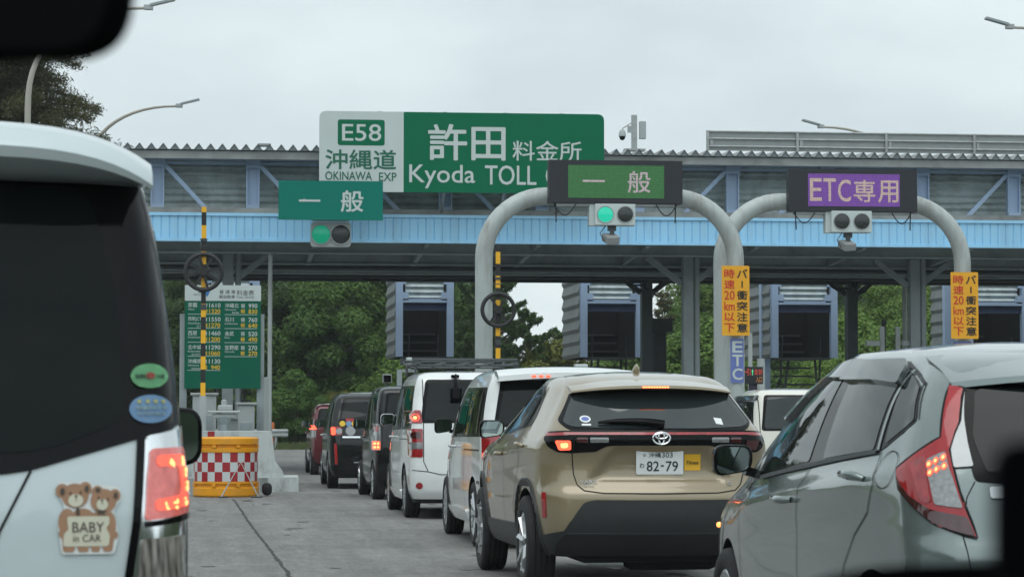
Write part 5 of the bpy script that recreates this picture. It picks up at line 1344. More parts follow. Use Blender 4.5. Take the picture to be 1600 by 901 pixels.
# the big direction sign
B_ = Board((500.5, 176, 945, 301), 58.3)
t = thing('direction_sign', 'big green and white toll gate name sign above the canopy', 'road sign', B_.c, R(-1.0))
L, T_, R_, Bt = 500.5, 176, 945, 301
b = BM(); prism(b, B_.poly([(L, T_), (631, T_), (631, Bt), (L, Bt)], [.16, 0, 0, .16]), 'Y', 0, .05); obj('white_panel', b, M['signwhite'], t)
b = BM(); prism(b, B_.poly([(631.01, T_), (R_, T_), (R_, Bt), (631.01, Bt)], [0, .16, .16, 0]), 'Y', 0, .05); obj('green_panel', b, M['signgreen'], t)
b = BM(); prism(b, B_.poly([(529, 189), (601.6, 189), (601.6, 229), (529, 229)], .06), 'Y', -.004, .01); obj('route_shield', b, M['signgreen'], t)
b = BM(); B_.put(b, "E58", 535.8, 196, 596, 222, .012, -.0065); obj('route_number', b, M['letter'], t)
b = BM(); B_.put(b, "許田", 670, 195, 789, 250, .022); obj('lettering', b, M['letter'], t)
b = BM(); B_.put(b, "料金所", 801, 219, 909, 250, .010); obj('lettering', b, M['letter'], t)
b = BM(); B_.put(b, "Kyoda", 640, 258, 742, 294.5, .012); obj('lettering', b, M['letter'], t)
b = BM(); B_.put(b, "TOLL", 758, 258, 838, 288, .014); obj('lettering', b, M['letter'], t)
b = BM(); B_.put(b, "GATE", 853, 258, 930, 288, .014); obj('lettering', b, M['letter'], t)
b = BM(); B_.put(b, "沖縄道", 510.4, 236, 619, 266, .022); obj('green_lettering', b, M['lettergreen'], t)
b = BM(); B_.put(b, "OKINAWA", 510, 270, 582, 283, .016); obj('green_lettering', b, M['lettergreen'], t)
b = BM(); B_.put(b, "EXP", 593, 271, 620, 284, .016); obj('green_lettering', b, M['lettergreen'], t)
b = BM(); z_ = -B_.h / 2
for x in (-1.9, -.4, 1.0, 2.3): box(b, (x, .10, 0), (.08, .08, B_.h * 1.02)); bar(b, (x, .12, z_ + .2), (x, 1.1, z_ - .35), .07)
box(b, (0, .08, z_ + .25), (B_.w * .95, .05, .08)); box(b, (0, .08, -z_ - .3), (B_.w * .95, .05, .08)); obj('support_frame', b, M['galv'], t)
# teal lane sign over the first lane
B_ = Board((435.5, 282.5, 598.5, 343.5), 57.6)
t = thing('lane_sign', 'plain teal lane sign with two white characters on the blue fascia', 'road sign', B_.c, R(-.5))
b = BM(); prism(b, [(-B_.w / 2, -B_.h / 2), (B_.w / 2, -B_.h / 2), (B_.w / 2, B_.h / 2), (-B_.w / 2, B_.h / 2)], 'Y', 0, .06); obj('panel', b, M['signteal'], t)
b = BM(); B_.put(b, "般", 533, 297.5, 567.5, 330.5, .020); obj('character', b, M['letter'], t)
b = BM(); B_.slab(b, 467, 312.2, 500.5, 315.4); obj('character', b, M['letter'], t)
b = BM(); box(b, (-.6, .2, 0), (.07, .4, .07)); box(b, (.6, .2, 0), (.07, .4, .07)); obj('bracket', b, M['galv'], t)

def lens(bm, x, z, r, y, mi=0, n=24):
    lathe(bm, [(0, y - r * .22), (r * .5, y - r * .17), (r, y), (r, y + .03)], n, 'Y', (x, 0, z), mi)
# lane signal under it
B_ = Board((485.5, 347, 548.5, 385.5), 57.9)
t = thing('lane_signal', 'pale two lamp lane signal lit green under the teal sign', 'traffic light', B_.c, R(-.5), group='lane signals')
b = BM(); prism(b, fillet([(-B_.w / 2, -B_.h / 2), (B_.w / 2, -B_.h / 2), (B_.w / 2, B_.h / 2), (-B_.w / 2, B_.h / 2)], .10), 'Y', 0, .22); box(b, (0, -.008, 0), (.012, .01, B_.h)); obj('housing', b, M['machine'], t)
r = B_.h * .37
for s, m in ((-1, 'greensig'), (1, 'offlens')):
    b = BM(); lathe(b, [(r * 1.05, -.06), (r * 1.12, -.06), (r * 1.15, .02), (r * 1.02, .02)], 26, 'Y', (s * B_.w * .245, 0, 0)); obj('visor_ring', b, M['machine'], t, True)
    b = BM(); lens(b, s * B_.w * .245, 0, r, -.012); obj('lamp_lens', b, M[m], t, True)
b = BM(); box(b, (0, .10, B_.h / 2 + .05), (B_.w * .9, .10, .05)); box(b, (-.2, .10, B_.h / 2 + .12), (.04, .06, .14)); box(b, (.2, .10, B_.h / 2 + .12), (.04, .06, .14)); obj('hanger', b, M['galv'], t)

# ------------------------------------------------------------------ steel arches with variable message signs
def led_mat(name, base, stren):
    m = bpy.data.materials.new(name); m.use_nodes = True; nt = m.node_tree; b = nt.nodes['Principled BSDF']; b.inputs['Base Color'].default_value = (.01, .01, .01, 1); b.inputs['Roughness'].default_value = .5
    tc = nt.nodes.new('ShaderNodeTexCoord'); sp = nt.nodes.new('ShaderNodeSeparateXYZ'); nt.links.new(tc.outputs['Object'], sp.inputs[0])
    def wave(axis, per, lo, hi):
        k = nt.nodes.new('ShaderNodeMath'); k.operation = 'MULTIPLY'; nt.links.new(sp.outputs[axis], k.inputs[0]); k.inputs[1].default_value = 2 * math.pi / per
        s = nt.nodes.new('ShaderNodeMath'); s.operation = 'SINE'; nt.links.new(k.outputs[0], s.inputs[0])
        r = nt.nodes.new('ShaderNodeMapRange'); r.inputs[1].default_value = -1; r.inputs[2].default_value = 1; r.inputs[3].default_value = lo; r.inputs[4].default_value = hi; nt.links.new(s.outputs[0], r.inputs[0]); return r.outputs[0]
    a = wave('Z', .045, .72, 1.12); c_ = wave('X', .045, .9, 1.08)
    n = nt.nodes.new('ShaderNodeTexNoise'); n.inputs['Scale'].default_value = 16; nt.links.new(tc.outputs['Object'], n.inputs['Vector'])
    r = nt.nodes.new('ShaderNodeMapRange'); r.inputs[1].default_value = .3; r.inputs[2].default_value = .7; r.inputs[3].default_value = .85; r.inputs[4].default_value = 1.12; nt.links.new(n.outputs['Fac'], r.inputs[0])
    x = nt.nodes.new('ShaderNodeMath'); x.operation = 'MULTIPLY'; nt.links.new(a, x.inputs[0]); nt.links.new(c_, x.inputs[1])
    y = nt.nodes.new('ShaderNodeMath'); y.operation = 'MULTIPLY'; nt.links.new(x.outputs[0], y.inputs[0]); nt.links.new(r.outputs[0], y.inputs[1])
    z = nt.nodes.new('ShaderNodeMath'); z.operation = 'MULTIPLY'; nt.links.new(y.outputs[0], z.inputs[0]); z.inputs[1].default_value = stren
    b.inputs['Emission Color'].default_value = (*base, 1); nt.links.new(z.outputs[0], b.inputs['Emission Strength']); return m
M['ledgreen'] = led_mat('green led field', (.028, .160, .040), .75); M['ledpurple'] = led_mat('purple led field', (.17, .055, .36), .75)
M['ledpink'] = led_mat('pinkish white led characters', (.50, .43, .47), .75); M['ledcream'] = led_mat('cream led characters', (.55, .44, .38), .75)

def arch(xl, xr, ztop, v, label, rad=.175, bend=1.25):
    t = thing('sign_arch', label, 'sign arch', ((xl + xr) / 2, v, .24), group='white sign arches')
    w2 = (xr - xl) / 2; zt = ztop - .24; P = [(-w2, 0, 0), (-w2, 0, zt - bend)]
    for i in range(1, 13):
        a = math.pi / 2 * i / 12; P.append((-w2 + bend * (1 - math.cos(a)), 0, zt - bend + bend * math.sin(a)))
    P += [(-x, y, z) for x, y, z in P[::-1]]
    b = BM(); tube(b, P, rad, 22); obj('tube', b, M['pole_white'], t, True, 60)
    for s in (-1, 1):
        b = BM(); box(b, (s * w2, 0, .02), (.62, .62, .04)); lathe(b, [(rad + .02, .04), (rad + .02, .35)], 20, loc=(s * w2, 0, 0)); obj('base_plate', b, M['galv'], t)
    return t
def vms(r, v, fr, label, field, chars, writing, cat='message sign'):
    B_ = Board(r, v); t = thing('message_sign', label, cat, B_.c, R(-1.0))
    b = BM(); prism(b, [(-B_.w / 2, -B_.h / 2), (B_.w / 2, -B_.h / 2), (B_.w / 2, B_.h / 2), (-B_.w / 2, B_.h / 2)], 'Y', 0, .30)
    obj('housing', b, M['ledbox'], t)
    x0, y0 = B_.xz(fr[0], fr[3]); x1, y1 = B_.xz(fr[2], fr[1])
    b = BM(); box(b, ((x0 + x1) / 2, -.004, (y0 + y1) / 2), (x1 - x0, .006, y1 - y0)); obj('led_field', b, M[field], t)
    for w_ in writing:
        b = BM()
        if w_[0] is None: B_.slab(b, *w_[1:5], y=-.010)
        else: B_.put(b, *w_[:5], w_[5], -.0105)
        obj('led_character', b, M[chars], t)
    b = BM(); box(b, (0, .16, -B_.h / 2 - .03), (B_.w * .9, .2, .05)); obj('bottom_rail', b, M['galv'], t)
    for k, s in enumerate((-1, 1)):
        b = BM(); P = [Vector((s * B_.w * (.46 - .16 * u), .1 - .1 * u, -B_.h / 2 - .02 - .22 * math.sin(math.pi * u))) for u in [i / 10 for i in range(11)]]
        tube(b, P, .012, 6); tube(b, [(s * B_.w * .45, .05, -B_.h / 2), (s * B_.w * .445, .04, -B_.h / 2 - .38)], .014, 6); obj('cable', b, M['rubber'], t)
    return t
V1, V2 = 50.3, 51.7
arch(at(756, 450, V1).x, at(1149, 450, V1).x, at(800, 306, V1).z, V1, 'white steel arch carrying the green message sign over the middle lane')
arch(at(1128, 450, V2).x, at(1504, 450, V2).x, at(1300, 316, V2).z, V2, 'white steel arch carrying the purple message sign over the right lane')
vms((858.5, 250.5, 1066.5, 317.5), V1 - .48, (888, 258.5, 1037.5, 309.5), 'black message sign showing two pale characters on a green field', 'ledgreen', 'ledpink', [("般", 981, 267.5, 1016, 301, .012), (None, 910.5, 281.6, 945, 284.8)])
vms((1234, 264.5, 1433, 330.5), V2 - .48, (1263, 272, 1405.5, 322.5), 'black message sign showing cream characters on a purple field', 'ledpurple', 'ledcream', [("E", 1266, 279.5, 1284, 314, .020), ("T", 1287, 279.5, 1306, 314, .020), ("C", 1309.5, 281, 1329, 315, .020), ("専", 1334, 281.5, 1367, 315.5, .014), ("用", 1372, 282, 1403, 316, .016)])
def arch_signal(r, v, label, lit, tilt):
    B_ = Board(r, v); t = thing('lane_signal', label, 'traffic light', B_.c, R(-1.0), group='lane signals')
    b = BM(); box(b, (0, .15, 0), (B_.w, .30, B_.h), bevel=.015); box(b, (-B_.w * .5 - .05, .22, 0), (.10, .22, B_.h)); box(b, (0, .2, B_.h / 2 + .05), (.5, .15, .10)); obj('housing', b, M['signwhite'], t)
    rr = B_.h * .36
    for s in (-1, 1):
        b = BM(); lens(b, s * B_.w * .245, 0, rr, -.01); obj('lamp_lens', b, M['greenlit'] if (lit and s < 0) else M['offlens'], t, True)
        b = BM(); lathe(b, [(rr, -.015), (rr + .012, -.02), (rr + .02, .0)], 26, 'Y', (s * B_.w * .245, 0, 0)); obj('lens_ring', b, M['galv'], t)
    B2 = B_.h
    b = BM(); box(b, (-.05, .15, -B2 / 2 - .05), (.16, .12, .10)); box(b, (-.05, .12, -B2 / 2 - .13), (.08, .08, .10)); obj('camera_bracket', b, M['darksteel'], t)
    b = BM(); box(b, (-.08, .10, -B2 / 2 - .26), (.26, .36, .16), Matrix.Rotation(R(18), 3, 'X') @ Matrix.Rotation(R(12), 3, 'Z'), bevel=.02); obj('camera_housing', b, M['backing'], t)
    b = BM(); P = [(-.18, .1, -B2 / 2), (-.30, .05, -B2 / 2 - .16), (-.22, .05, -B2 / 2 - .30), (-.12, .08, -B2 / 2 - .26)]; tube(b, P, .009, 6); obj('cable', b, M['rubber'], t)
arch_signal((930, 318.5, 993, 352), V1 - .55, 'square white lane signal lit blue green under the green message sign', True, 0)
arch_signal((1299.5, 329.5, 1362.5, 363), V2 - .55, 'square white lane signal with both lamps dark under the purple message sign', False, 0)

# orange warning plates strapped to the arch posts
def warning_plate(r, v, label):
    B_ = Board(r, v); t = thing('warning_plate', label, 'warning sign', B_.c, R(-1), group='orange warning plates')
    b = BM(); prism(b, fillet([(-B_.w / 2, -B_.h / 2), (B_.w / 2, -B_.h / 2), (B_.w / 2, B_.h / 2), (-B_.w / 2, B_.h / 2)], .02), 'Y', 0, .012); obj('plate', b, M['signyellow'], t)
    x0, y0, x1, y1 = r; w_, h_ = x1 - x0, y1 - y0
    def cell(col, k, n): return (x0 + w_ * (.55 if col else .09), y0 + h_ * (.035 + .93 * k / n + .015), x0 + w_ * (.92 if col else .46), y0 + h_ * (.035 + .93 * (k + 1) / n - .015))
    b = BM()
    for k, ch in enumerate("バー衝突注意"):
        c4 = cell(1, k, 6)
        if ch == "ー": B_.slab(b, (c4[0] + c4[2]) / 2 - 1.0, c4[1] + 1.5, (c4[0] + c4[2]) / 2 + 1.0, c4[3] - 1.5)
        else: B_.put(b, ch, *c4, .030)
    obj('black_lettering', b, M['letterblack'], t)
    b = BM()
    for k, ch in enumerate(("時", "速", "20", "km", "以", "下")): B_.put(b, ch, *cell(0, k, 6), .024)
    obj('red_lettering', b, M['letterred'], t)
    b = BM(); box(b, (0, .02, B_.h * .35), (B_.w * .8, .03, .05)); box(b, (0, .02, -B_.h * .35), (B_.w * .8, .03, .05)); obj('strap', b, M['galv'], t)
warning_plate((1128, 415, 1171, 524), V1 - .30, 'orange warning plate between the two arches, left of the other one')
warning_plate((1486, 425, 1528.5, 529), V2 - .30, 'orange warning plate at the far right, above the silver car roof')
def etc_plate(r, v, label):
    B_ = Board(r, v); t = thing('lane_plate', label, 'lane sign', B_.c, R(-1), group='blue lane plates')
    b = BM(); prism(b, [(-B_.w / 2, -B_.h / 2), (B_.w / 2, -B_.h / 2), (B_.w / 2, B_.h / 2), (-B_.w / 2, B_.h / 2)], 'Y', 0, .012); obj('plate', b, M['etcblue'], t)
    x0, y0, x1, y1 = r; b = BM()
    for k, ch in enumerate("ETC"):
        a = y0 + (y1 - y0) * (.06 + .31 * k); B_.put(b, ch, x0 + 3.2, a, x1 - 2.2, a + (y1 - y0) * .25, .045)
    obj('lettering', b, M['letter'], t)
etc_plate((1141.5, 529, 1162, 597.5), V1 - .20, 'tall blue plate reading ETC under the left orange warning plate')
etc_plate((1492, 533, 1518, 601), V2 - .20, 'tall blue plate under the right orange warning plate, mostly hidden by the car')
# grey screen panel behind the left posts
p = at(1128, 610, 52.6); b = BM(); box(b, (0, 0, .68), (.40, .08, 1.36), bevel=.02); box(b, (-.19, -.05, .75), (.06, .06, 1.2)); o = obj('cabinet', b, M['column']); o.location = (p.x, 52.6, .24 + .0)
tag(o, 'tall grey equipment cabinet beside the ETC plate post', 'cabinet')

# small red and green status display on a stand
B_ = Board((1161, 572.5, 1192.5, 599.5), 56.0); t = thing('status_display', 'small dark status display with red and green characters on a post', 'display', (B_.c.x, 56.0, .24))
zc = B_.c.z - .24
b = BM(); box(b, (0, .1, zc), (B_.w, .2, B_.h), bevel=.01); obj('housing', b, M['ledbox'], t)
b = BM(); box(b, (.02, .14, zc / 2 - B_.h / 4), (.16, .12, zc - B_.h / 2)); obj('post', b, mat('dark violet post', (.05, .04, .07), .5), t)
def emis(nm, c_, s): return mat(nm, (.02, .02, .02), .5, emit=c_, estr=s)
M['rled'] = emis('red led', (.55, .07, .04), .8); M['gled'] = emis('green led', (.12, .75, .35), .8); M['oled'] = emis('orange led', (.55, .22, .04), .7)
def at_b(bm, s, a0, a1, z0, z1, bold=.02): add_bm(bm, text_bm(s, (a1 - a0) * B_.w, (z1 - z0) * B_.h, ((a0 + a1) / 2 - .5) * B_.w, zc + ((z0 + z1) / 2 - .5) * B_.h, bold, -.006))
b = BM(); at_b(b, "一", .04, .16, .66, .72); at_b(b, "引", .18, .38, .50, .88); at_b(b, "会", .56, .74, .52, .88); at_b(b, "計", .78, .97, .52, .88); obj('red_lettering', b, M['rled'], t)
b = BM(); prism(b, [((x - .5) * B_.w, zc + (z - .5) * B_.h) for x, z in ((.42, .70), (.47, .88), (.52, .70), (.49, .70), (.49, .50), (.45, .50), (.45, .70))], 'Y', -.007, -.004); obj('arrow', b, M['gled'], t)
b = BM(); at_b(b, "入口", .64, .93, .10, .42); obj('orange_lettering', b, M['oled'], t)

# ------------------------------------------------------------------ toll rate board on the left island
VB = 47.0
B_ = Board((288.5, 445.5, 407.5, 606.5), VB); t = thing('toll_rate_board', 'dark green toll rate board with a white header behind the striped pole', 'information board', (B_.c.x, VB, .24), R(-.5))
zb = B_.c.z - .24
def up(bm):
    for v in bm.verts: v.co.z += zb
    return bm
b = BM(); B_.slab(b, 288.5, 459, 407.5, 606.5, 0, .05); obj('board', up(b), M['boardgreen'], t)
b = BM(); B_.slab(b, 288.5, 445.5, 407.5, 470.0, -.004, .058); obj('header', up(b), M['signwhite'], t)
for pxp in (286.5, 407.5):
    x = B_.xz(pxp, 500)[0]; b = BM(); box(b, (x, .09, (zb + .42) / 2), (.13, .10, zb + .42)); obj('post', b, M['column'], t)
def fx(x): return 280 + x / 4.743
def fy(y): return 430 + y / 4.743
W_ = BM(); Y_ = BM(); G_ = BM(); K_ = BM()
rowsL = [("那覇", "Naha", "", "1610", "1320"), ("西原JCT", "Nishihara", "JCT", "1550", "1270"), ("西原", "Nishihara", "", "1460", "1200"), ("北中城", "Kitanaka", "gusuku", "1290", "1060"), ("沖縄南", "Okinawa", "minami", "1130", "940")]
rowsR = [("沖縄北", "Okinawa", "kita", "990", "830"), ("石川", "Ishikawa", "", "760", "640"), ("金武", "Kin", "", "520", "490"), ("宜野座", "Ginoza", "", "270", "270")]
for k, (jp, en, en2, a, c_) in enumerate(rowsL):
    y = 205 + k * 103.6; W_ = BM(); Y_ = BM()
    B_.put(W_, jp, fx(66), fy(y), fx(132 if len(jp) < 3 else 165), fy(y + 33), .010, -.028); B_.put(W_, en, fx(66), fy(y + 41), fx(66 + 11.5 * len(en)), fy(y + 53), .012, -.028)
    if en2: B_.put(W_, en2, fx(165 - 12 * len(en2)), fy(y + 63), fx(165), fy(y + 77), .012, -.028)
    B_.put(W_, "普", fx(180), fy(y + 4), fx(208), fy(y + 33), .012, -.028); B_.put(W_, a, fx(222), fy(y + 2), fx(305), fy(y + 33), .022, -.028)
    B_.put(Y_, "軽", fx(182), fy(y + 47), fx(210), fy(y + 77), .012, -.028); B_.put(Y_, c_, fx(222 if len(c_) > 3 else 238), fy(y + 46), fx(303), fy(y + 77), .022, -.028); B_.slab(W_, fx(64), fy(y + 82), fx(305), fy(y + 85.5), -.028)
    obj('white_lettering', up(W_), M['letter'], t); obj('yellow_lettering', up(Y_), M['letteryellow'], t)
for k, (jp, en, en2, a, c_) in enumerate(rowsR):
    y = 207 + k * 103.6; W_ = BM(); Y_ = BM()
    B_.put(W_, jp, fx(338), fy(y), fx(404 if len(jp) < 3 else 440), fy(y + 33), .010, -.028); B_.put(W_, en, fx(338), fy(y + 41), fx(338 + 12 * len(en)), fy(y + 53), .012, -.028)
    if en2: B_.put(W_, en2, fx(392), fy(y + 61), fx(442), fy(y + 75), .012, -.028)
    B_.put(W_, "普", fx(456), fy(y + 3), fx(487), fy(y + 33), .012, -.028); B_.put(W_, a, fx(513), fy(y + 3), fx(578), fy(y + 35), .022, -.028)
    B_.put(Y_, "軽", fx(456), fy(y + 44), fx(487), fy(y + 74), .012, -.028); B_.put(Y_, c_, fx(513), fy(y + 45), fx(578), fy(y + 76), .022, -.028); B_.slab(W_, fx(336), fy(y + 82), fx(578), fy(y + 85.5), -.028)
    obj('white_lettering', up(W_), M['letter'], t); obj('yellow_lettering', up(Y_), M['letteryellow'], t)
B_.put(G_, "普 通 車", fx(297), fy(108), fx(415), fy(137), .004, -.036); B_.put(G_, "軽自動車", fx(295), fy(146), fx(412), fy(172), .004, -.036); B_.put(G_, "料金表", fx(425), fy(108), fx(553), fy(147), .008, -.036); B_.put(G_, "TOLL RATES", fx(422), fy(154), fx(552), fy(170), .004, -.036); B_.put(G_, "NEXCO", fx(105), fy(138), fx(160), fy(149), .01, -.036)
obj('header_lettering', up(G_), M['lettergrey'], t)
b = BM(); prism(b, [B_.xz(fx(x), fy(y)) for x, y in ((135, 128), (165, 108), (190, 112), (172, 130))], 'Y', -.036, -.033); obj('emblem', up(b), M['letterblack'], t)
M['emblue'] = mat('bright blue emblem', (.02, .16, .42), .5)
b = BM(); prism(b, [B_.xz(fx(x), fy(y)) for x, y in ((196, 118), (230, 110), (208, 160), (198, 150))], 'Y', -.036, -.033); obj('emblem', up(b), M['emblue'], t)

# ------------------------------------------------------------------ striped lane closing poles with spoked wheels
def striped_pole(px_, v, ytop, ybot, ywheel, label, spokes=8, rw=.315, ang0=.2, angs=None):
    p = at(px_, ybot, v); t = thing('striped_pole', label, 'striped pole', (p.x, v, .24), group='striped poles with spoked wheels')
    z = lambda y: at(px_, y, v).z - .24
    b = BM(); zz = z(ybot); k = 0; top = z(ytop)
    while zz < top - .01:
        h_ = min(.232, top - zz); box(b, (0, 0, zz + h_ / 2), (.085, .05, h_ - .001), mi=k % 2); zz += h_; k += 1
    obj('pole', b, [M['poleyellow'], M['poleblack']], t)
    b = BM(); lathe(b, [(.055, 0), (.055, .03)], 10, loc=(0, 0, top - .62)); box(b, (0, 0, top - .58), (.13, .07, .02)); box(b, (0, 0, top - .70), (.11, .06, .015)); box(b, (0, 0, z(ywheel) - .62), (.10, .07, .10)); obj('clamp', b, M['darksteel'], t)
    w_ = BM(); zc = z(ywheel)
    P = [Vector((rw * math.cos(a), -.06, zc + rw * math.sin(a))) for a in [2 * math.pi * i / 36 for i in range(37)]]; tube(w_, P, .040, 8, caps=False)
    for a in (angs or [ang0 + 2 * math.pi * i / spokes for i in range(spokes)]):
        bar(w_, (0, -.06, zc), (rw * math.cos(a), -.06, zc + rw * math.sin(a)), .05, .045)
    lathe(w_, [(0, -.10), (.07, -.10), (.085, -.03), (0, -.03)], 16, 'Y', (0, 0, zc)); obj('wheel', w_, M['poleblack'], t, True, 40)
    b = BM(); zz = z(ybot); box(b, (0, 0, zz / 2), (.12, .12, zz)); box(b, (0, .02, .35), (.34, .34, .7), bevel=.02); obj('pedestal', b, M['machine'], t)
    return t
striped_pole(317, 45.6, 323, 618, 425, 'yellow and black striped pole with a black spoked wheel before the toll rate board', 8, .315, .25)
striped_pole(778, 49.0, 387, 600, 484, 'yellow and black striped pole with a black crossed wheel beside the left arch', 4, .31, R(60), [R(58), R(122), R(238), R(302)])

# toll machines on the left island
def machine(name, px0, px1, py0, v, label, cat, dep=.5, cap=True):
    p0, p1 = at(px0, py0, v), at(px1, py0, v); w_ = p1.x - p0.x; h_ = p0.z - .24
    t = thing(name, label, cat, ((p0.x + p1.x) / 2, v, .24), group='machines on the left island')
    b = BM(); box(b, (0, dep / 2, h_ / 2), (w_, dep, h_), bevel=.02); obj('casing', b, M['machine'], t)
    b = BM(); box(b, (0, -.012, h_ * .62), (w_ * .7, .02, h_ * .25), bevel=.006); obj('panel', b, M['column'], t)
    b = BM(); box(b, (w_ * .28, -.016, h_ * .40), (w_ * .18, .02, .10)); obj('slot', b, M['darksteel'], t)
    if cap: b = BM(); box(b, (0, dep / 2, h_ + .02), (w_ + .08, dep + .08, .045), bevel=.01); obj('cap', b, M['galv'], t)
    return t
machine('ticket_machine', 301, 338, 617, 46.4, 'tall grey cabinet with two knobs under the toll rate board', 'machine')
machine('card_reader', 372, 398, 632, 46.6, 'small grey ticket reader at the right under the toll rate board', 'machine', .4)
machine('equipment_box', 340, 372, 655, 48.2, 'low grey equipment box behind the round table bracket', 'machine', .4)
machine('equipment_box', 296, 312, 648, 46.0, 'narrow white box at the left under the toll rate board', 'machine', .3, False)
p = at(350, 643, 45.4); t = thing('swivel_bracket', 'flat grey swivel bracket on a short column above the white barrier', 'bracket', (p.x, 45.4, .24))
zt = p.z - .24
b = BM(); box(b, (0, 0, zt), (.58, .42, .045), bevel=.02); box(b, (0, 0, zt - .07), (.42, .30, .07), bevel=.02); obj('table', b, M['galv'], t)
b = BM(); lathe(b, [(.16, zt - .10), (.07, zt - .22), (.06, .02), (.14, 0)], 16); obj('column', b, M['column'], t)
b = BM(); box(b, (.02, 0, zt + .07), (.26, .2, .10), bevel=.02); lathe(b, [(.05, zt + .1), (.05, zt + .2), (0, zt + .22)], 12); obj('motor', b, M['machine'], t)
p = at(414, 600, 49.0)
t = thing('control_cabinet', 'narrow grey control cabinet on a stand right of the toll rate board', 'cabinet', (p.x, 49.0, .24))
b = BM(); box(b, (0, .1, at(414, 585, 49).z - .24 - .75), (.16, .24, 1.4), bevel=.01); obj('casing', b, M['machine'], t); b = BM(); box(b, (0, .1, .3), (.08, .08, .6)); obj('stand', b, M['galv'], t)

# thin mast, guard rail and small posts beyond the gate
p = at(421, 690, 60.0); b = BM(); tube(b, [(0, 0, 0), (0, 0, 5.3)], .052, 12); o = obj('lamp_mast', b, M['pole_white']); o.location = (p.x, 60.0, 0); tag(o, 'thin pale mast standing right of the toll rate board', 'mast')
VG = 107.0; p = at(440, 684, VG); t = thing('guard_rail', 'grey steel guard rail at the edge of the grass behind the toll rate board', 'guard rail', (p.x, VG, 0))
xe = at(450, 684, VG).x - p.x
b = BM(); prof = [(0, .52), (-.05, .56), (-.05, .62), (0, .66), (0, .70), (-.05, .74), (-.05, .80), (0, .84)]
V = [[b.verts.new((x, y, z)) for y, z in prof] for x in (-30, xe)]
for i in range(len(prof) - 1): b.faces.new((V[0][i], V[0][i + 1], V[1][i + 1], V[1][i]))
obj('beam', b, M['galv'], t)
for i in range(8):
    b = BM(); tube(b, [(xe - .5 - i * 2.6, .08, 0), (xe - .5 - i * 2.6, .08, .84)], .06, 8); obj('post', b, M['galv'], t)
p = at(425, 670, 109.0); b = BM(); tube(b, [(0, 0, 0), (0, 0, .95)], .07, 10); lathe(b, [(.10, .8), (.11, .95), (.1, 1.1), (0, 1.12)], 12); o = obj('delineator_post', b, mat('orange plastic', (.6, .16, .05), .5)); o.location = (p.x, 109.0, .02); tag(o, 'small orange marker post in the grass behind the guard rail', 'marker post')
def camera_post(px_, v, ytop, side, label):
    p = at(px_, ytop, v); t = thing('camera_post', label, 'camera post', (p.x, v, .24), group='lane camera posts'); h_ = p.z - .24
    b = BM(); box(b, (0, 0, h_ / 2), (.11, .08, h_)); obj('post', b, M['pole_white'], t)
    b = BM(); box(b, (side * .26, -.05, h_ - .42), (.34, .16, .13), bevel=.015); obj('camera', b, M['machine'], t)
    b = BM(); box(b, (side * .08, 0, h_ - .42), (.12, .05, .05)); obj('bracket', b, M['galv'], t)
camera_post(1378, 62.5, 510, -1, 'pale camera post behind the silver car roof, camera pointing left')
camera_post(1402.5, 62.5, 510, 1, 'pale camera post behind the silver car roof, camera pointing right')
p = at(1381, 504, 63.5); b = BM(); tube(b, [(0, 0, 0), (0, 0, p.z - .24)], .05, 8); box(b, (0, 0, p.z - .24), (.12, .1, .14)); o = obj('sensor_post', b, M['darksteel']); o.location = (p.x, 63.5, .24); tag(o, 'thin brown sensor post behind the left camera post', 'sensor post')
p = at(1413, 440, 64.5); b = BM(); tube(b, [(0, 0, 0), (0, 0, p.z - .24)], .06, 10); o = obj('service_mast', b, M['pole_white']); o.location = (p.x, 64.5, .24); tag(o, 'tall pale mast left of the right canopy column', 'mast')
for px_, v, lab in ((1172, 57.2, 'thin grey pole behind the left orange warning plate'), (1189, 58.0, 'grey pole behind the small status display')):
    p = at(px_, 520 if px_ < 1180 else 560, v); b = BM(); tube(b, [(0, 0, 0), (0, 0, p.z - .24)], .05 if px_ < 1180 else .09, 10); o = obj('support_pole', b, M['pole_white']); o.location = (p.x, v, .24); tag(o, lab, 'pole')
# lane camera and speaker on the island left of the middle lane
p = at(624, 577, 58.5); t = thing('camera_post', 'grey camera post with a white camera above the black kei car', 'camera post', (p.x, 58.5, .24), group='lane camera posts'); h_ = p.z - .24
b = BM(); box(b, (0, 0, h_ / 2), (.11, .11, h_)); box(b, (.18, 0, h_ - .03), (.46, .09, .06)); obj('post', b, M['column'], t)
b = BM(); box(b, (.22, -.03, h_ + .20), (.13, .22, .15), bevel=.02); tube(b, [(.22, 0, h_), (.24, 0, h_ + .14)], .03, 8); obj('camera', b, M['signwhite'], t)
p = at(605, 598, 57.0); t = thing('lane_lamp', 'small square black lamp with a bright rim above the black kei car', 'lamp', (p.x, 57.0, .24)); h_ = p.z - .24
b = BM(); tube(b, [(0, .05, 0), (0, .05, h_)], .04, 8); obj('post', b, M['darksteel'], t); b = BM(); box(b, (0, .05, h_ + .10), (.20, .16, .19), bevel=.01); obj('housing', b, M['galv'], t); b = BM(); box(b, (0, -.035, h_ + .095), (.165, .02, .155)); obj('face', b, M['gloss_black'], t)
# white cap with black box on the next lane's island
p = at(905, 577, 58.0); t = thing('gate_machine', 'dark lane gate machine with a white top above the white minivan roof', 'machine', (p.x, 58.0, .24)); h_ = p.z - .24
b = BM(); box(b, (0, .2, h_ / 2), (.58, .5, h_), bevel=.02); obj('casing', b, M['darksteel'], t); b = BM(); box(b, (0, .15, h_ - .03), (.62, .55, .06), bevel=.01); obj('cap', b, M['galv'], t); b = BM(); box(b, (.05, .1, h_ + .06), (.30, .3, .13), bevel=.03); obj('beacon', b, M['signwhite'], t)
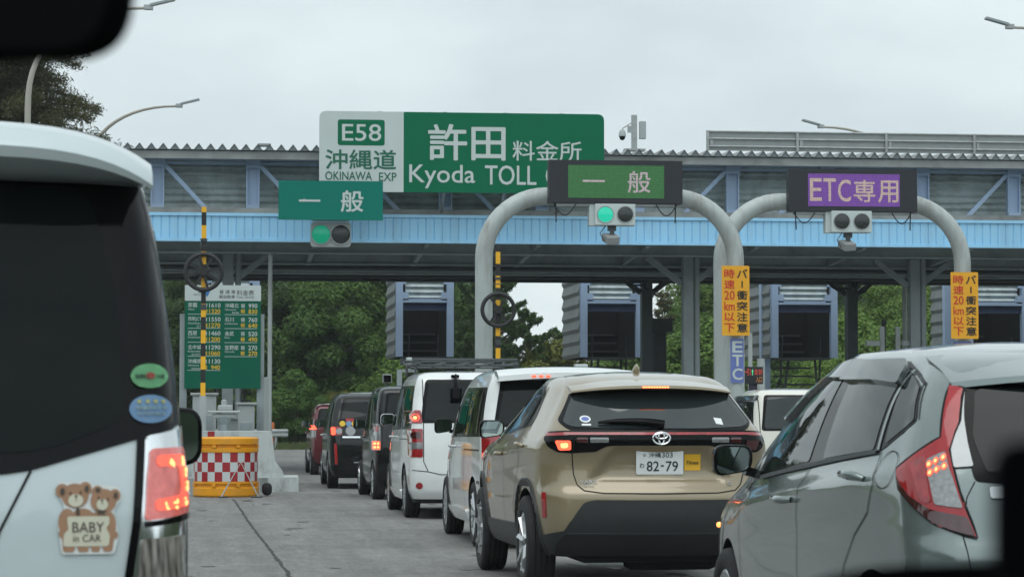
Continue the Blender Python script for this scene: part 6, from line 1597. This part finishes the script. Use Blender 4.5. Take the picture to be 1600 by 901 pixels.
# ------------------------------------------------------------------ street lamps
def street_lamp(xp, v, xh, zh, label, s=1):
    """pole at xp, lamp head at xh, both at depth v"""
    t = thing('street_lamp', label, 'street lamp', (xp, v, 0), group='tall curved street lamps')
    L = xh - xp; sg = 1 if L > 0 else -1; L = abs(L) - .65; P = [(0, 0, 0), (0, 0, zh - 2.6)]
    for i in range(1, 15):
        u = i / 14; a = math.pi / 2 * u; P.append((sg * L * (1 - math.cos(a)) ** 1.15, 0, zh - 2.6 + 2.45 * math.sin(a) ** .92))
    n = len(P); b = BM(); tube(b, P, [.075 - .040 * i / (n - 1) if i > 0 else .08 for i in range(n)], 12); obj('mast', b, M['lamppole'], t, True, 60)
    e = Vector(P[-1]); b = BM(); box(b, e + Vector((sg * .08, 0, .02)), (.22, .12, .13), bevel=.02); obj('joint', b, M['galv'], t)
    b = BM(); bar(b, e + Vector((sg * .12, 0, .07)), e + Vector((sg * .70, 0, .22)), .20, .055); obj('lamp_head', b, M['column'], t)
M['lamppole'] = mat('pale grey cream steel', (.36, .345, .295), .5, var=.08, scale=2, dirt=(.2, .17, .13), dscale=2, damt=.4)
for (xp, yh, xh, v, lab) in ((45, 4, 270, 61.0, 'tall street lamp at the far left, partly behind the dark mirror'), (136, 159, 309, 79.5, 'street lamp arching over the roof of the close white minivan'), (1426, 191, 1256, 82.0, 'street lamp head showing above the roof screen'), (1768, 33, 1543, 61.5, 'street lamp head reaching in at the upper right corner')):
    a, h_ = at(xp, yh, v), at(xh, yh, v); street_lamp(a.x, v, h_.x, h_.z, lab)

# ------------------------------------------------------------------ trees
def leaf_mat(name, dark, light, scale=.35):
    m = bpy.data.materials.new(name); m.use_nodes = True; nt = m.node_tree; b = nt.nodes['Principled BSDF']; b.inputs['Roughness'].default_value = .55; b.inputs['Specular IOR Level'].default_value = .25
    tc = nt.nodes.new('ShaderNodeTexCoord'); oi = nt.nodes.new('ShaderNodeObjectInfo'); geo = nt.nodes.new('ShaderNodeNewGeometry')
    n = nt.nodes.new('ShaderNodeTexNoise'); n.inputs['Scale'].default_value = scale; n.inputs['Detail'].default_value = 3; nt.links.new(geo.outputs['Position'], n.inputs['Vector'])
    n2 = nt.nodes.new('ShaderNodeTexNoise'); n2.inputs['Scale'].default_value = 6; nt.links.new(geo.outputs['Position'], n2.inputs['Vector'])
    a = nt.nodes.new('ShaderNodeMath'); a.operation = 'MULTIPLY_ADD'; nt.links.new(n2.outputs['Fac'], a.inputs[0]); a.inputs[1].default_value = .7; nt.links.new(n.outputs['Fac'], a.inputs[2])
    a2 = nt.nodes.new('ShaderNodeMath'); a2.operation = 'MULTIPLY_ADD'; nt.links.new(oi.outputs['Random'], a2.inputs[0]); a2.inputs[1].default_value = .55; nt.links.new(a.outputs[0], a2.inputs[2])
    r = nt.nodes.new('ShaderNodeMapRange'); r.inputs[1].default_value = .75; r.inputs[2].default_value = 1.5; nt.links.new(a2.outputs[0], r.inputs[0])
    mx = nt.nodes.new('ShaderNodeMix'); mx.data_type = 'RGBA'; mx.inputs[6].default_value = (*dark, 1); mx.inputs[7].default_value = (*light, 1); nt.links.new(r.outputs[0], mx.inputs[0])
    nt.links.new(mx.outputs[2], b.inputs['Base Color'])
    tr = nt.nodes.new('ShaderNodeBsdfTranslucent'); nt.links.new(mx.outputs[2], tr.inputs[0]); ms = nt.nodes.new('ShaderNodeMixShader'); ms.inputs[0].default_value = .38
    out = nt.nodes['Material Output']; nt.links.new(b.outputs[0], ms.inputs[1]); nt.links.new(tr.outputs[0], ms.inputs[2]); nt.links.new(ms.outputs[0], out.inputs[0]); return m
M['leaf'] = leaf_mat('broadleaf foliage', (.058, .122, .026), (.175, .27, .056))
M['leafdark'] = leaf_mat('dark evergreen foliage', (.034, .074, .024), (.088, .145, .040))
M['leafbrown'] = leaf_mat('olive brown needles', (.040, .048, .020), (.105, .105, .044), .6)
M['leafyellow'] = leaf_mat('yellow green foliage', (.08, .11, .018), (.20, .20, .04))
M['leaflight'] = leaf_mat('light green foliage', (.075, .150, .030), (.20, .31, .065))
M['bark'] = mat('grey brown bark', (.075, .062, .048), .9, var=.35, scale=5)

def leaves(P, N, S, rn, asp=.55):
    """one mesh of leaf-sized quads: positions, normals, sizes"""
    n = len(P); T = rn.normal(size=(n, 3)); T -= (T * N).sum(1)[:, None] * N; T /= np.linalg.norm(T, axis=1)[:, None]; B = np.cross(N, T)
    a = (T * S[:, None]); b = B * (S * asp)[:, None]
    V = np.stack([P - a, P - a * .1 + b, P + a, P - a * .1 - b], 1).reshape(-1, 3)
    return V
def mesh_quads(name, V, m):
    n = len(V) // 4; me = bpy.data.meshes.new(name); me.vertices.add(len(V)); me.vertices.foreach_set('co', V.astype(np.float32).ravel())
    me.loops.add(n * 4); me.loops.foreach_set('vertex_index', np.arange(n * 4, dtype=np.int32)); me.polygons.add(n); me.polygons.foreach_set('loop_start', np.arange(0, n * 4, 4, dtype=np.int32)); me.polygons.foreach_set('loop_total', np.full(n, 4, dtype=np.int32))
    me.update(); me.materials.append(m); return me
def crown_mesh(seed, H, rad, base, n_clump, per, size, m, squash=.75, top_bias=.5):
    """clumps of leaves spread through an uneven crown volume"""
    rn = np.random.default_rng(seed); C = []
    while len(C) < n_clump:
        u = rn.normal(size=3); u /= np.linalg.norm(u); r = rn.uniform(.35, 1.0) ** .5
        p = u * r; z = base + (p[2] * .5 + .5) * (H - base)
        prof = math.sin(math.pi * min(1, max(0.06, (z - base) / (H - base) * .80 + .16))) ** .6
        C.append((p[0] * rad * prof * rn.uniform(.75, 1.12), p[1] * rad * prof * rn.uniform(.75, 1.12), z + rn.normal() * .25))
    C = np.array(C); cr = rn.uniform(.5, 1.1, n_clump) * rad * .36
    idx = np.repeat(np.arange(n_clump), per); u = rn.normal(size=(len(idx), 3)); u /= np.linalg.norm(u, axis=1)[:, None]
    rr = rn.uniform(0.25, 1, len(idx)) ** .45
    P = C[idx] + u * (rr * cr[idx])[:, None] * np.array([1, 1, squash])
    N = u * .75 + np.array([0, 0, .6]) + rn.normal(size=u.shape) * .28; N /= np.linalg.norm(N, axis=1)[:, None]
    S = rn.uniform(.6, 1.25, len(idx)) * size
    return mesh_quads('crown', leaves(P, N, S, rn), m), C
def trunk_mesh(seed, H, C, r0=.2):
    rn = random.Random(seed); b = BM(); lean = Vector((rn.uniform(-.3, .3), rn.uniform(-.3, .3), 0)); top = Vector((lean.x, lean.y, H * .72))
    mid = Vector((lean.x * .3 + rn.uniform(-.2, .2), lean.y * .3, H * .36)); tube(b, [(0, 0, -.3), mid, top], [r0, r0 * .7, r0 * .25], 9)
    for k in rn.sample(range(len(C)), min(9, len(C))):
        q = Vector(C[k]); f = min(.95, max(.35, q.z / H * .8)); s = (mid + (top - mid) * max(0, (f - .36) / .36)) if f > .36 else mid
        s = Vector((0, 0, 0)).lerp(mid, f / .36) if f < .36 else mid.lerp(top, min(1, (f - .36) / .4)); m_ = s.lerp(q, .5) + Vector((0, 0, .25)); tube(b, [s, m_, q], [r0 * .35, r0 * .22, r0 * .06], 6)
    me = bpy.data.meshes.new('trunk'); bmesh.ops.recalc_face_normals(b, faces=b.faces); b.to_mesh(me); b.free(); me.materials.append(M['bark']); me.polygons.foreach_set('use_smooth', [True] * len(me.polygons)); return me
KINDS = []
for k, (H, rad, base, nc, per, sz, m) in enumerate(((9.0, 3.0, 1.4, 60, 560, .095, 'leaf'), (8.0, 2.7, 1.0, 56, 560, .09, 'leaf'), (10.0, 3.2, 1.8, 64, 560, .09, 'leafdark'), (8.5, 2.8, 1.2, 58, 560, .09, 'leafdark'), (3.2, 1.7, .1, 30, 420, .08, 'leafyellow'), (4.2, 2.1, .2, 36, 420, .085, 'leaf'), (4.2, 2.2, .2, 36, 420, .085, 'leaflight'), (8.6, 2.9, .8, 58, 560, .095, 'leaflight'))):
    cm, C = crown_mesh(10 + k, H, rad, base, nc, per, sz, M[m]); KINDS.append((H, cm, trunk_mesh(30 + k, H, C, .22 if H > 6 else .07)))
def tree(kind, x, y, scale, rz, label, cat, group, name='broadleaf_tree', zs=1.0):
    H, cm, tm = KINDS[kind]; t = thing(name, label, cat, (x, y, rise(x, y) if y > 106 else 0), rz, group); t.scale = (scale, scale, scale * zs)
    link(bpy.data.objects.new('crown', cm), t); link(bpy.data.objects.new('trunk', tm), t); return t
rn = random.Random(11)
LAB = {7: 'light green broadleaf tree in the woods beyond the toll gate', 0: 'mid green broadleaf tree in the woods beyond the toll gate', 1: 'mid green broadleaf tree in the woods beyond the toll gate', 2: 'tall dark evergreen in the woods beyond the toll gate', 3: 'tall dark evergreen in the woods beyond the toll gate'}
def px_of(x, y, z):
    d = Vector((x, y, z - CAM_H)); f = d.dot(_FW); return 800 + FPX * d.dot(_RT) / f, 450.5 - FPX * d.dot(_UP) / f
for row, (v, dx) in enumerate(((117, 3.2), (123, 3.3), (130, 3.6), (139, 4.2))):
    x = -22.0 + row * .9
    while x < 46:
        k = rn.choice((0, 0, 1, 2, 3, 7) if row < 2 else (0, 0, 1, 2, 3)); s = rn.uniform(.78, 1.12); y = v + rn.uniform(-2, 2); pxx, _ = px_of(x, y, 5)
        xn = x + dx * rn.uniform(.8, 1.2)
        if 695 < pxx < 1085:                                            # the wood is lower here and the sky shows
            lim = 500 if pxx < 775 else 505 + (pxx - 790) * .45 if pxx < 890 else 525 - max(0, pxx - 1020) * .4
            Hm = at(pxx, lim + rn.uniform(-12, 30), y).z - rise(x, y); s = max(.25, Hm / KINDS[k][0])
            if row > 1: x = xn; continue
        else: s = min(s * (1.0 + .08 * row), (11.5 - rise(x, y)) / KINDS[k][0])
        tree(k, x, y, s, rn.uniform(0, 6.28), LAB[k], 'tree', {2: 'evergreens beyond the toll gate', 3: 'evergreens beyond the toll gate', 7: 'light green trees beyond the toll gate'}.get(k, 'woods beyond the toll gate')); x = xn
x = -20.0
while x < 44:
    k = rn.choice((4, 5, 6)); y = 112.5 + rn.uniform(-1.2, 1.5); pxx, _ = px_of(x, y, 1)
    s = rn.uniform(.6, 1.0)
    tree(k, x, y, s, rn.uniform(0, 6.28), {4: 'low yellow green bush at the foot of the woods', 5: 'low green bush at the foot of the woods', 6: 'low light green bush at the foot of the woods'}[k], 'bush', {4: 'yellow green bushes at the foot of the woods', 5: 'green bushes at the foot of the woods', 6: 'light green bushes at the foot of the woods'}[k], 'bush'); x += rn.uniform(1.9, 3.2)
for pxx, v in ((452, 117), (428, 121), (470, 120)):
    p = at(pxx, 430, v); tree(0, p.x, v, .9, pxx, LAB[0], 'tree', 'woods beyond the toll gate')
# brighter green trees close behind the right hand lanes
for pxx, yt, v, k in ((1330, 500, 92, 6), (1385, 512, 95, 6), (1440, 500, 93, 6), (1290, 560, 88, 6), (1375, 440, 101, 0), (1440, 430, 103, 1), (1260, 556, 96, 6), (1095, 500, 98, 6), (1350, 535, 86, 6), (985, 540, 99, 5), (1010, 530, 101, 5)):
    p = at(pxx, yt, v); tree(k, p.x, v, p.z / KINDS[k][0], rn.uniform(0, 6.28), {6: 'light green leafy tree close behind the right hand lanes', 5: 'low dark green bush behind the second stair tower and the toll booth'}.get(k, 'taller mid green tree behind the light green ones on the right'), 'bush' if k == 5 else 'tree', {6: 'light green trees behind the right hand lanes', 5: 'low bushes behind the toll booth'}.get(k, 'taller trees behind the right hand lanes'), 'bush' if k == 5 else 'broadleaf_tree')
# one yellow bush under the gap in the trees
p = at(862, 548, 110); tree(4, p.x, 110, p.z / 3.2, 1.0, 'yellow green bush under the gap in the trees', 'bush', None, 'bush', 1.1)

# pines with tiered, pointed branches at the edge of the gap, and the big casuarina at the upper left
def conifer(name, label, cat, x, y, H, rad, m, seed, n_br=46, base=.25, droop=.25, per=150, size=.15, asp=.28, shape=1.0, u0=.18, sprd=1.4):
    rn = np.random.default_rng(seed); P = []; N = []; S = []; b = BM(); tube(b, [(0, 0, -.3), (rn.normal() * .15, rn.normal() * .15, H * .5), (rn.normal() * .2, 0, H)], [H * .022, H * .014, .02], 8)
    for i in range(n_br):
        f = base + (1 - base) * (i + rn.uniform(0, 1)) / n_br; a = rn.uniform(0, 6.28); L = rad * (1.02 - f) ** (.62 * shape) * rn.uniform(.6, 1.1) + .25
        s = Vector((0, 0, f * H)); d = Vector((math.cos(a), math.sin(a), 0)); pts = []
        for k in range(5):
            u = k / 4; pts.append(s + d * L * u + Vector((0, 0, L * (.45 * u - droop * u * u) )))
        tube(b, pts, [.06, .05, .04, .025, .01], 5)
        n = int(per * (L / rad + .25)); u = rn.uniform(u0, 1.02, n); k4 = np.clip(u * 4, 0, 3.999); k = k4.astype(int); w_ = (k4 - k)[:, None]; A = np.array(pts)
        q = A[k] * (1 - w_) + A[np.minimum(k + 1, 4)] * w_; q += rn.normal(size=(n, 3)) * np.array([.20, .20, .15]) * (rad * .20 + .12) * (1.15 - u)[:, None] ** .5 * sprd; P.append(q)
        nn = rn.normal(size=(n, 3)) + np.array([0, 0, .8]); N.append(nn / np.linalg.norm(nn, axis=1)[:, None]); S.append(rn.uniform(.6, 1.3, n) * size)
    t = thing(name, label, cat, (x, y, rise(x, y) if y > 106 else 0), 0)
    link(bpy.data.objects.new('crown', mesh_quads('crown', leaves(np.concatenate(P), np.concatenate(N), np.concatenate(S), rn, asp), M[m])), t); obj('trunk', b, M['bark'], t, True); return t
for k, (pxx, yt, v, rad, sd_, lab) in enumerate(((742, 400, 112.5, 2.6, 4, 'dark pine behind the left arch, with tiered branches'), (778, 440, 111, 2.1, 5, 'dark pine with pointed tips at the left edge of the sky gap'), (826, 500, 110, 1.9, 14, 'lower dark pine sloping down to the right inside the sky gap'), (866, 530, 112, 1.6, 15, 'small pine at the foot of the sky gap, nearest the second tower'))):
    p = at(pxx, yt, v); conifer('pine_tree', lab, 'pine', p.x, v, p.z + .2, rad, 'leafdark', sd_, 44, .12, -.05, 420, .12, .3, .8, .45, 1.0)
p = at(1030, 455, 108); conifer('pine_tree', 'thin brownish tree in the sky gap behind the toll booth', 'pine', p.x, 108, p.z, 1.5, 'leafbrown', 6, 30, .2, .2, 120, .13, .3)
p = at(20, 58, 76); conifer('casuarina_tree', 'big olive brown casuarina with drooping sprays above the white minivan', 'casuarina', p.x, 76, p.z + .3, 4.0, 'leafbrown', 8, 150, .42, .42, 1300, .085, .18, .40)
p = at(-90, 40, 80); conifer('casuarina_tree', 'second casuarina behind the dark mirror at the left edge', 'casuarina', p.x, 80, p.z + .5, 4.6, 'leafbrown', 9, 90, .35, .34, 800, .085, .16, .6)

# grass blades along the verge
r_ = np.random.default_rng(3); n = 9000; X = r_.uniform(-16, 22, n); Y = 106.3 + r_.gamma(1.6, 1.5, n); Z = np.array([rise(a, b_) for a, b_ in zip(X, Y)]); hgt = r_.uniform(.08, .34, n); lx = r_.normal(size=n) * .06
V = np.stack([np.stack([X - .02, Y, Z], 1), np.stack([X + .02, Y, Z], 1), np.stack([X + .02 + lx, Y, Z + hgt], 1), np.stack([X - .01 + lx, Y, Z + hgt], 1)], 1).reshape(-1, 3)
o = link(bpy.data.objects.new('grass', mesh_quads('grass', V, M['grass']))); tag(o, 'short grass along the edge of the road beyond the gate', 'grass', None, 'stuff')

# ------------------------------------------------------------------ damp air
b = BM(); box(b, (0, 95, 24), (640, 640, 50)); hz = obj('haze', b, []); hz['kind'] = 'stuff'
m = bpy.data.materials.new('haze'); m.use_nodes = True; nt = m.node_tree; nt.nodes.clear(); out = nt.nodes.new('ShaderNodeOutputMaterial'); pv = nt.nodes.new('ShaderNodeVolumePrincipled')
pv.inputs['Color'].default_value = (.86, .93, .95, 1); pv.inputs['Density'].default_value = .00032; nt.links.new(pv.outputs[0], out.inputs['Volume']); hz.data.materials.append(m)

# ------------------------------------------------------------------ inside the camera car: mirror, dashboard, phone
def cam_pt(px_, py_, d): return Vector((0, 0, CAM_H)) + (_RT * ((px_ - 800) / FPX) + _UP * ((450.5 - py_) / FPX) + _FW) * d
p = cam_pt(-195, -2, 1.22); t = thing('rearview_mirror', 'dark interior rearview mirror hanging at the upper left', 'mirror', p, R(-9))
w2, h2 = .122, .030
b = BM(); ring = []; pr = fillet([(-w2, -h2), (w2, -h2), (w2 + .003, h2), (-w2, h2 + .004)], .034, 8)
for yy, s in ((-.010, .95), (-.006, 1.0), (.004, 1.0), (.018, .86), (.026, .5)): ring.append([b.verts.new((x * s, yy, z * s)) for x, z in pr])
for i in range(len(ring) - 1):
    for k in range(len(pr)): b.faces.new((ring[i][k], ring[i][(k + 1) % len(pr)], ring[i + 1][(k + 1) % len(pr)], ring[i + 1][k]))
b.faces.new(ring[-1]); b.faces.new(ring[0][::-1]); obj('housing', b, M['interior'], t, True, 50)
b = BM(); b.faces.new([b.verts.new((x * .92, -.0112, z * .88)) for x, z in pr]); obj('glass', b, mat('dimmed mirror', (.003, .003, .0035), .4, .0, spec=.04), t)
b = BM(); tube(b, [(0, .02, 0), (0, .07, .05), (0, .12, .13)], .009, 8); obj('stalk', b, M['interior'], t)
p = cam_pt(1560, 872, 1.05); t = thing('dashboard', 'black dashboard hood along the lower right edge', 'dashboard', p, R(-7))
b = BM(); prof = fillet([(-.10, -.20), (.36, -.20), (.36, -.004), (.10, .001), (-.055, -.003), (-.092, -.014)], .03, 6); A = [b.verts.new((x, 0, z)) for x, z in prof]; B = [b.verts.new((x * .96 + .008, .30, z - .045)) for x, z in prof]
for i in range(len(prof)): b.faces.new((A[i], A[(i + 1) % len(prof)], B[(i + 1) % len(prof)], B[i]))
b.faces.new(A); b.faces.new(B[::-1]); obj('hood', b, M['interior'], t, True, 50)
b = BM(); box(b, (.12, .14, -.22), (.50, .26, .06), bevel=.02); obj('panel', b, M['interior'], t)
p = cam_pt(1622, 800, .62); t = thing('phone', 'dark phone standing on the dashboard at the lower right edge', 'phone', p, R(-9))
b = BM(); prism(b, fillet([(-.0115, -.060), (.058, -.060), (.058, .0175), (-.0105, .0175)], .008, 6), 'Y', -.004, .005); obj('phone_body', b, M['interior'], t, True, 40)
b = BM(); box(b, (.02, .012, -.040), (.03, .02, .06), bevel=.004); obj('holder', b, M['interior'], t)
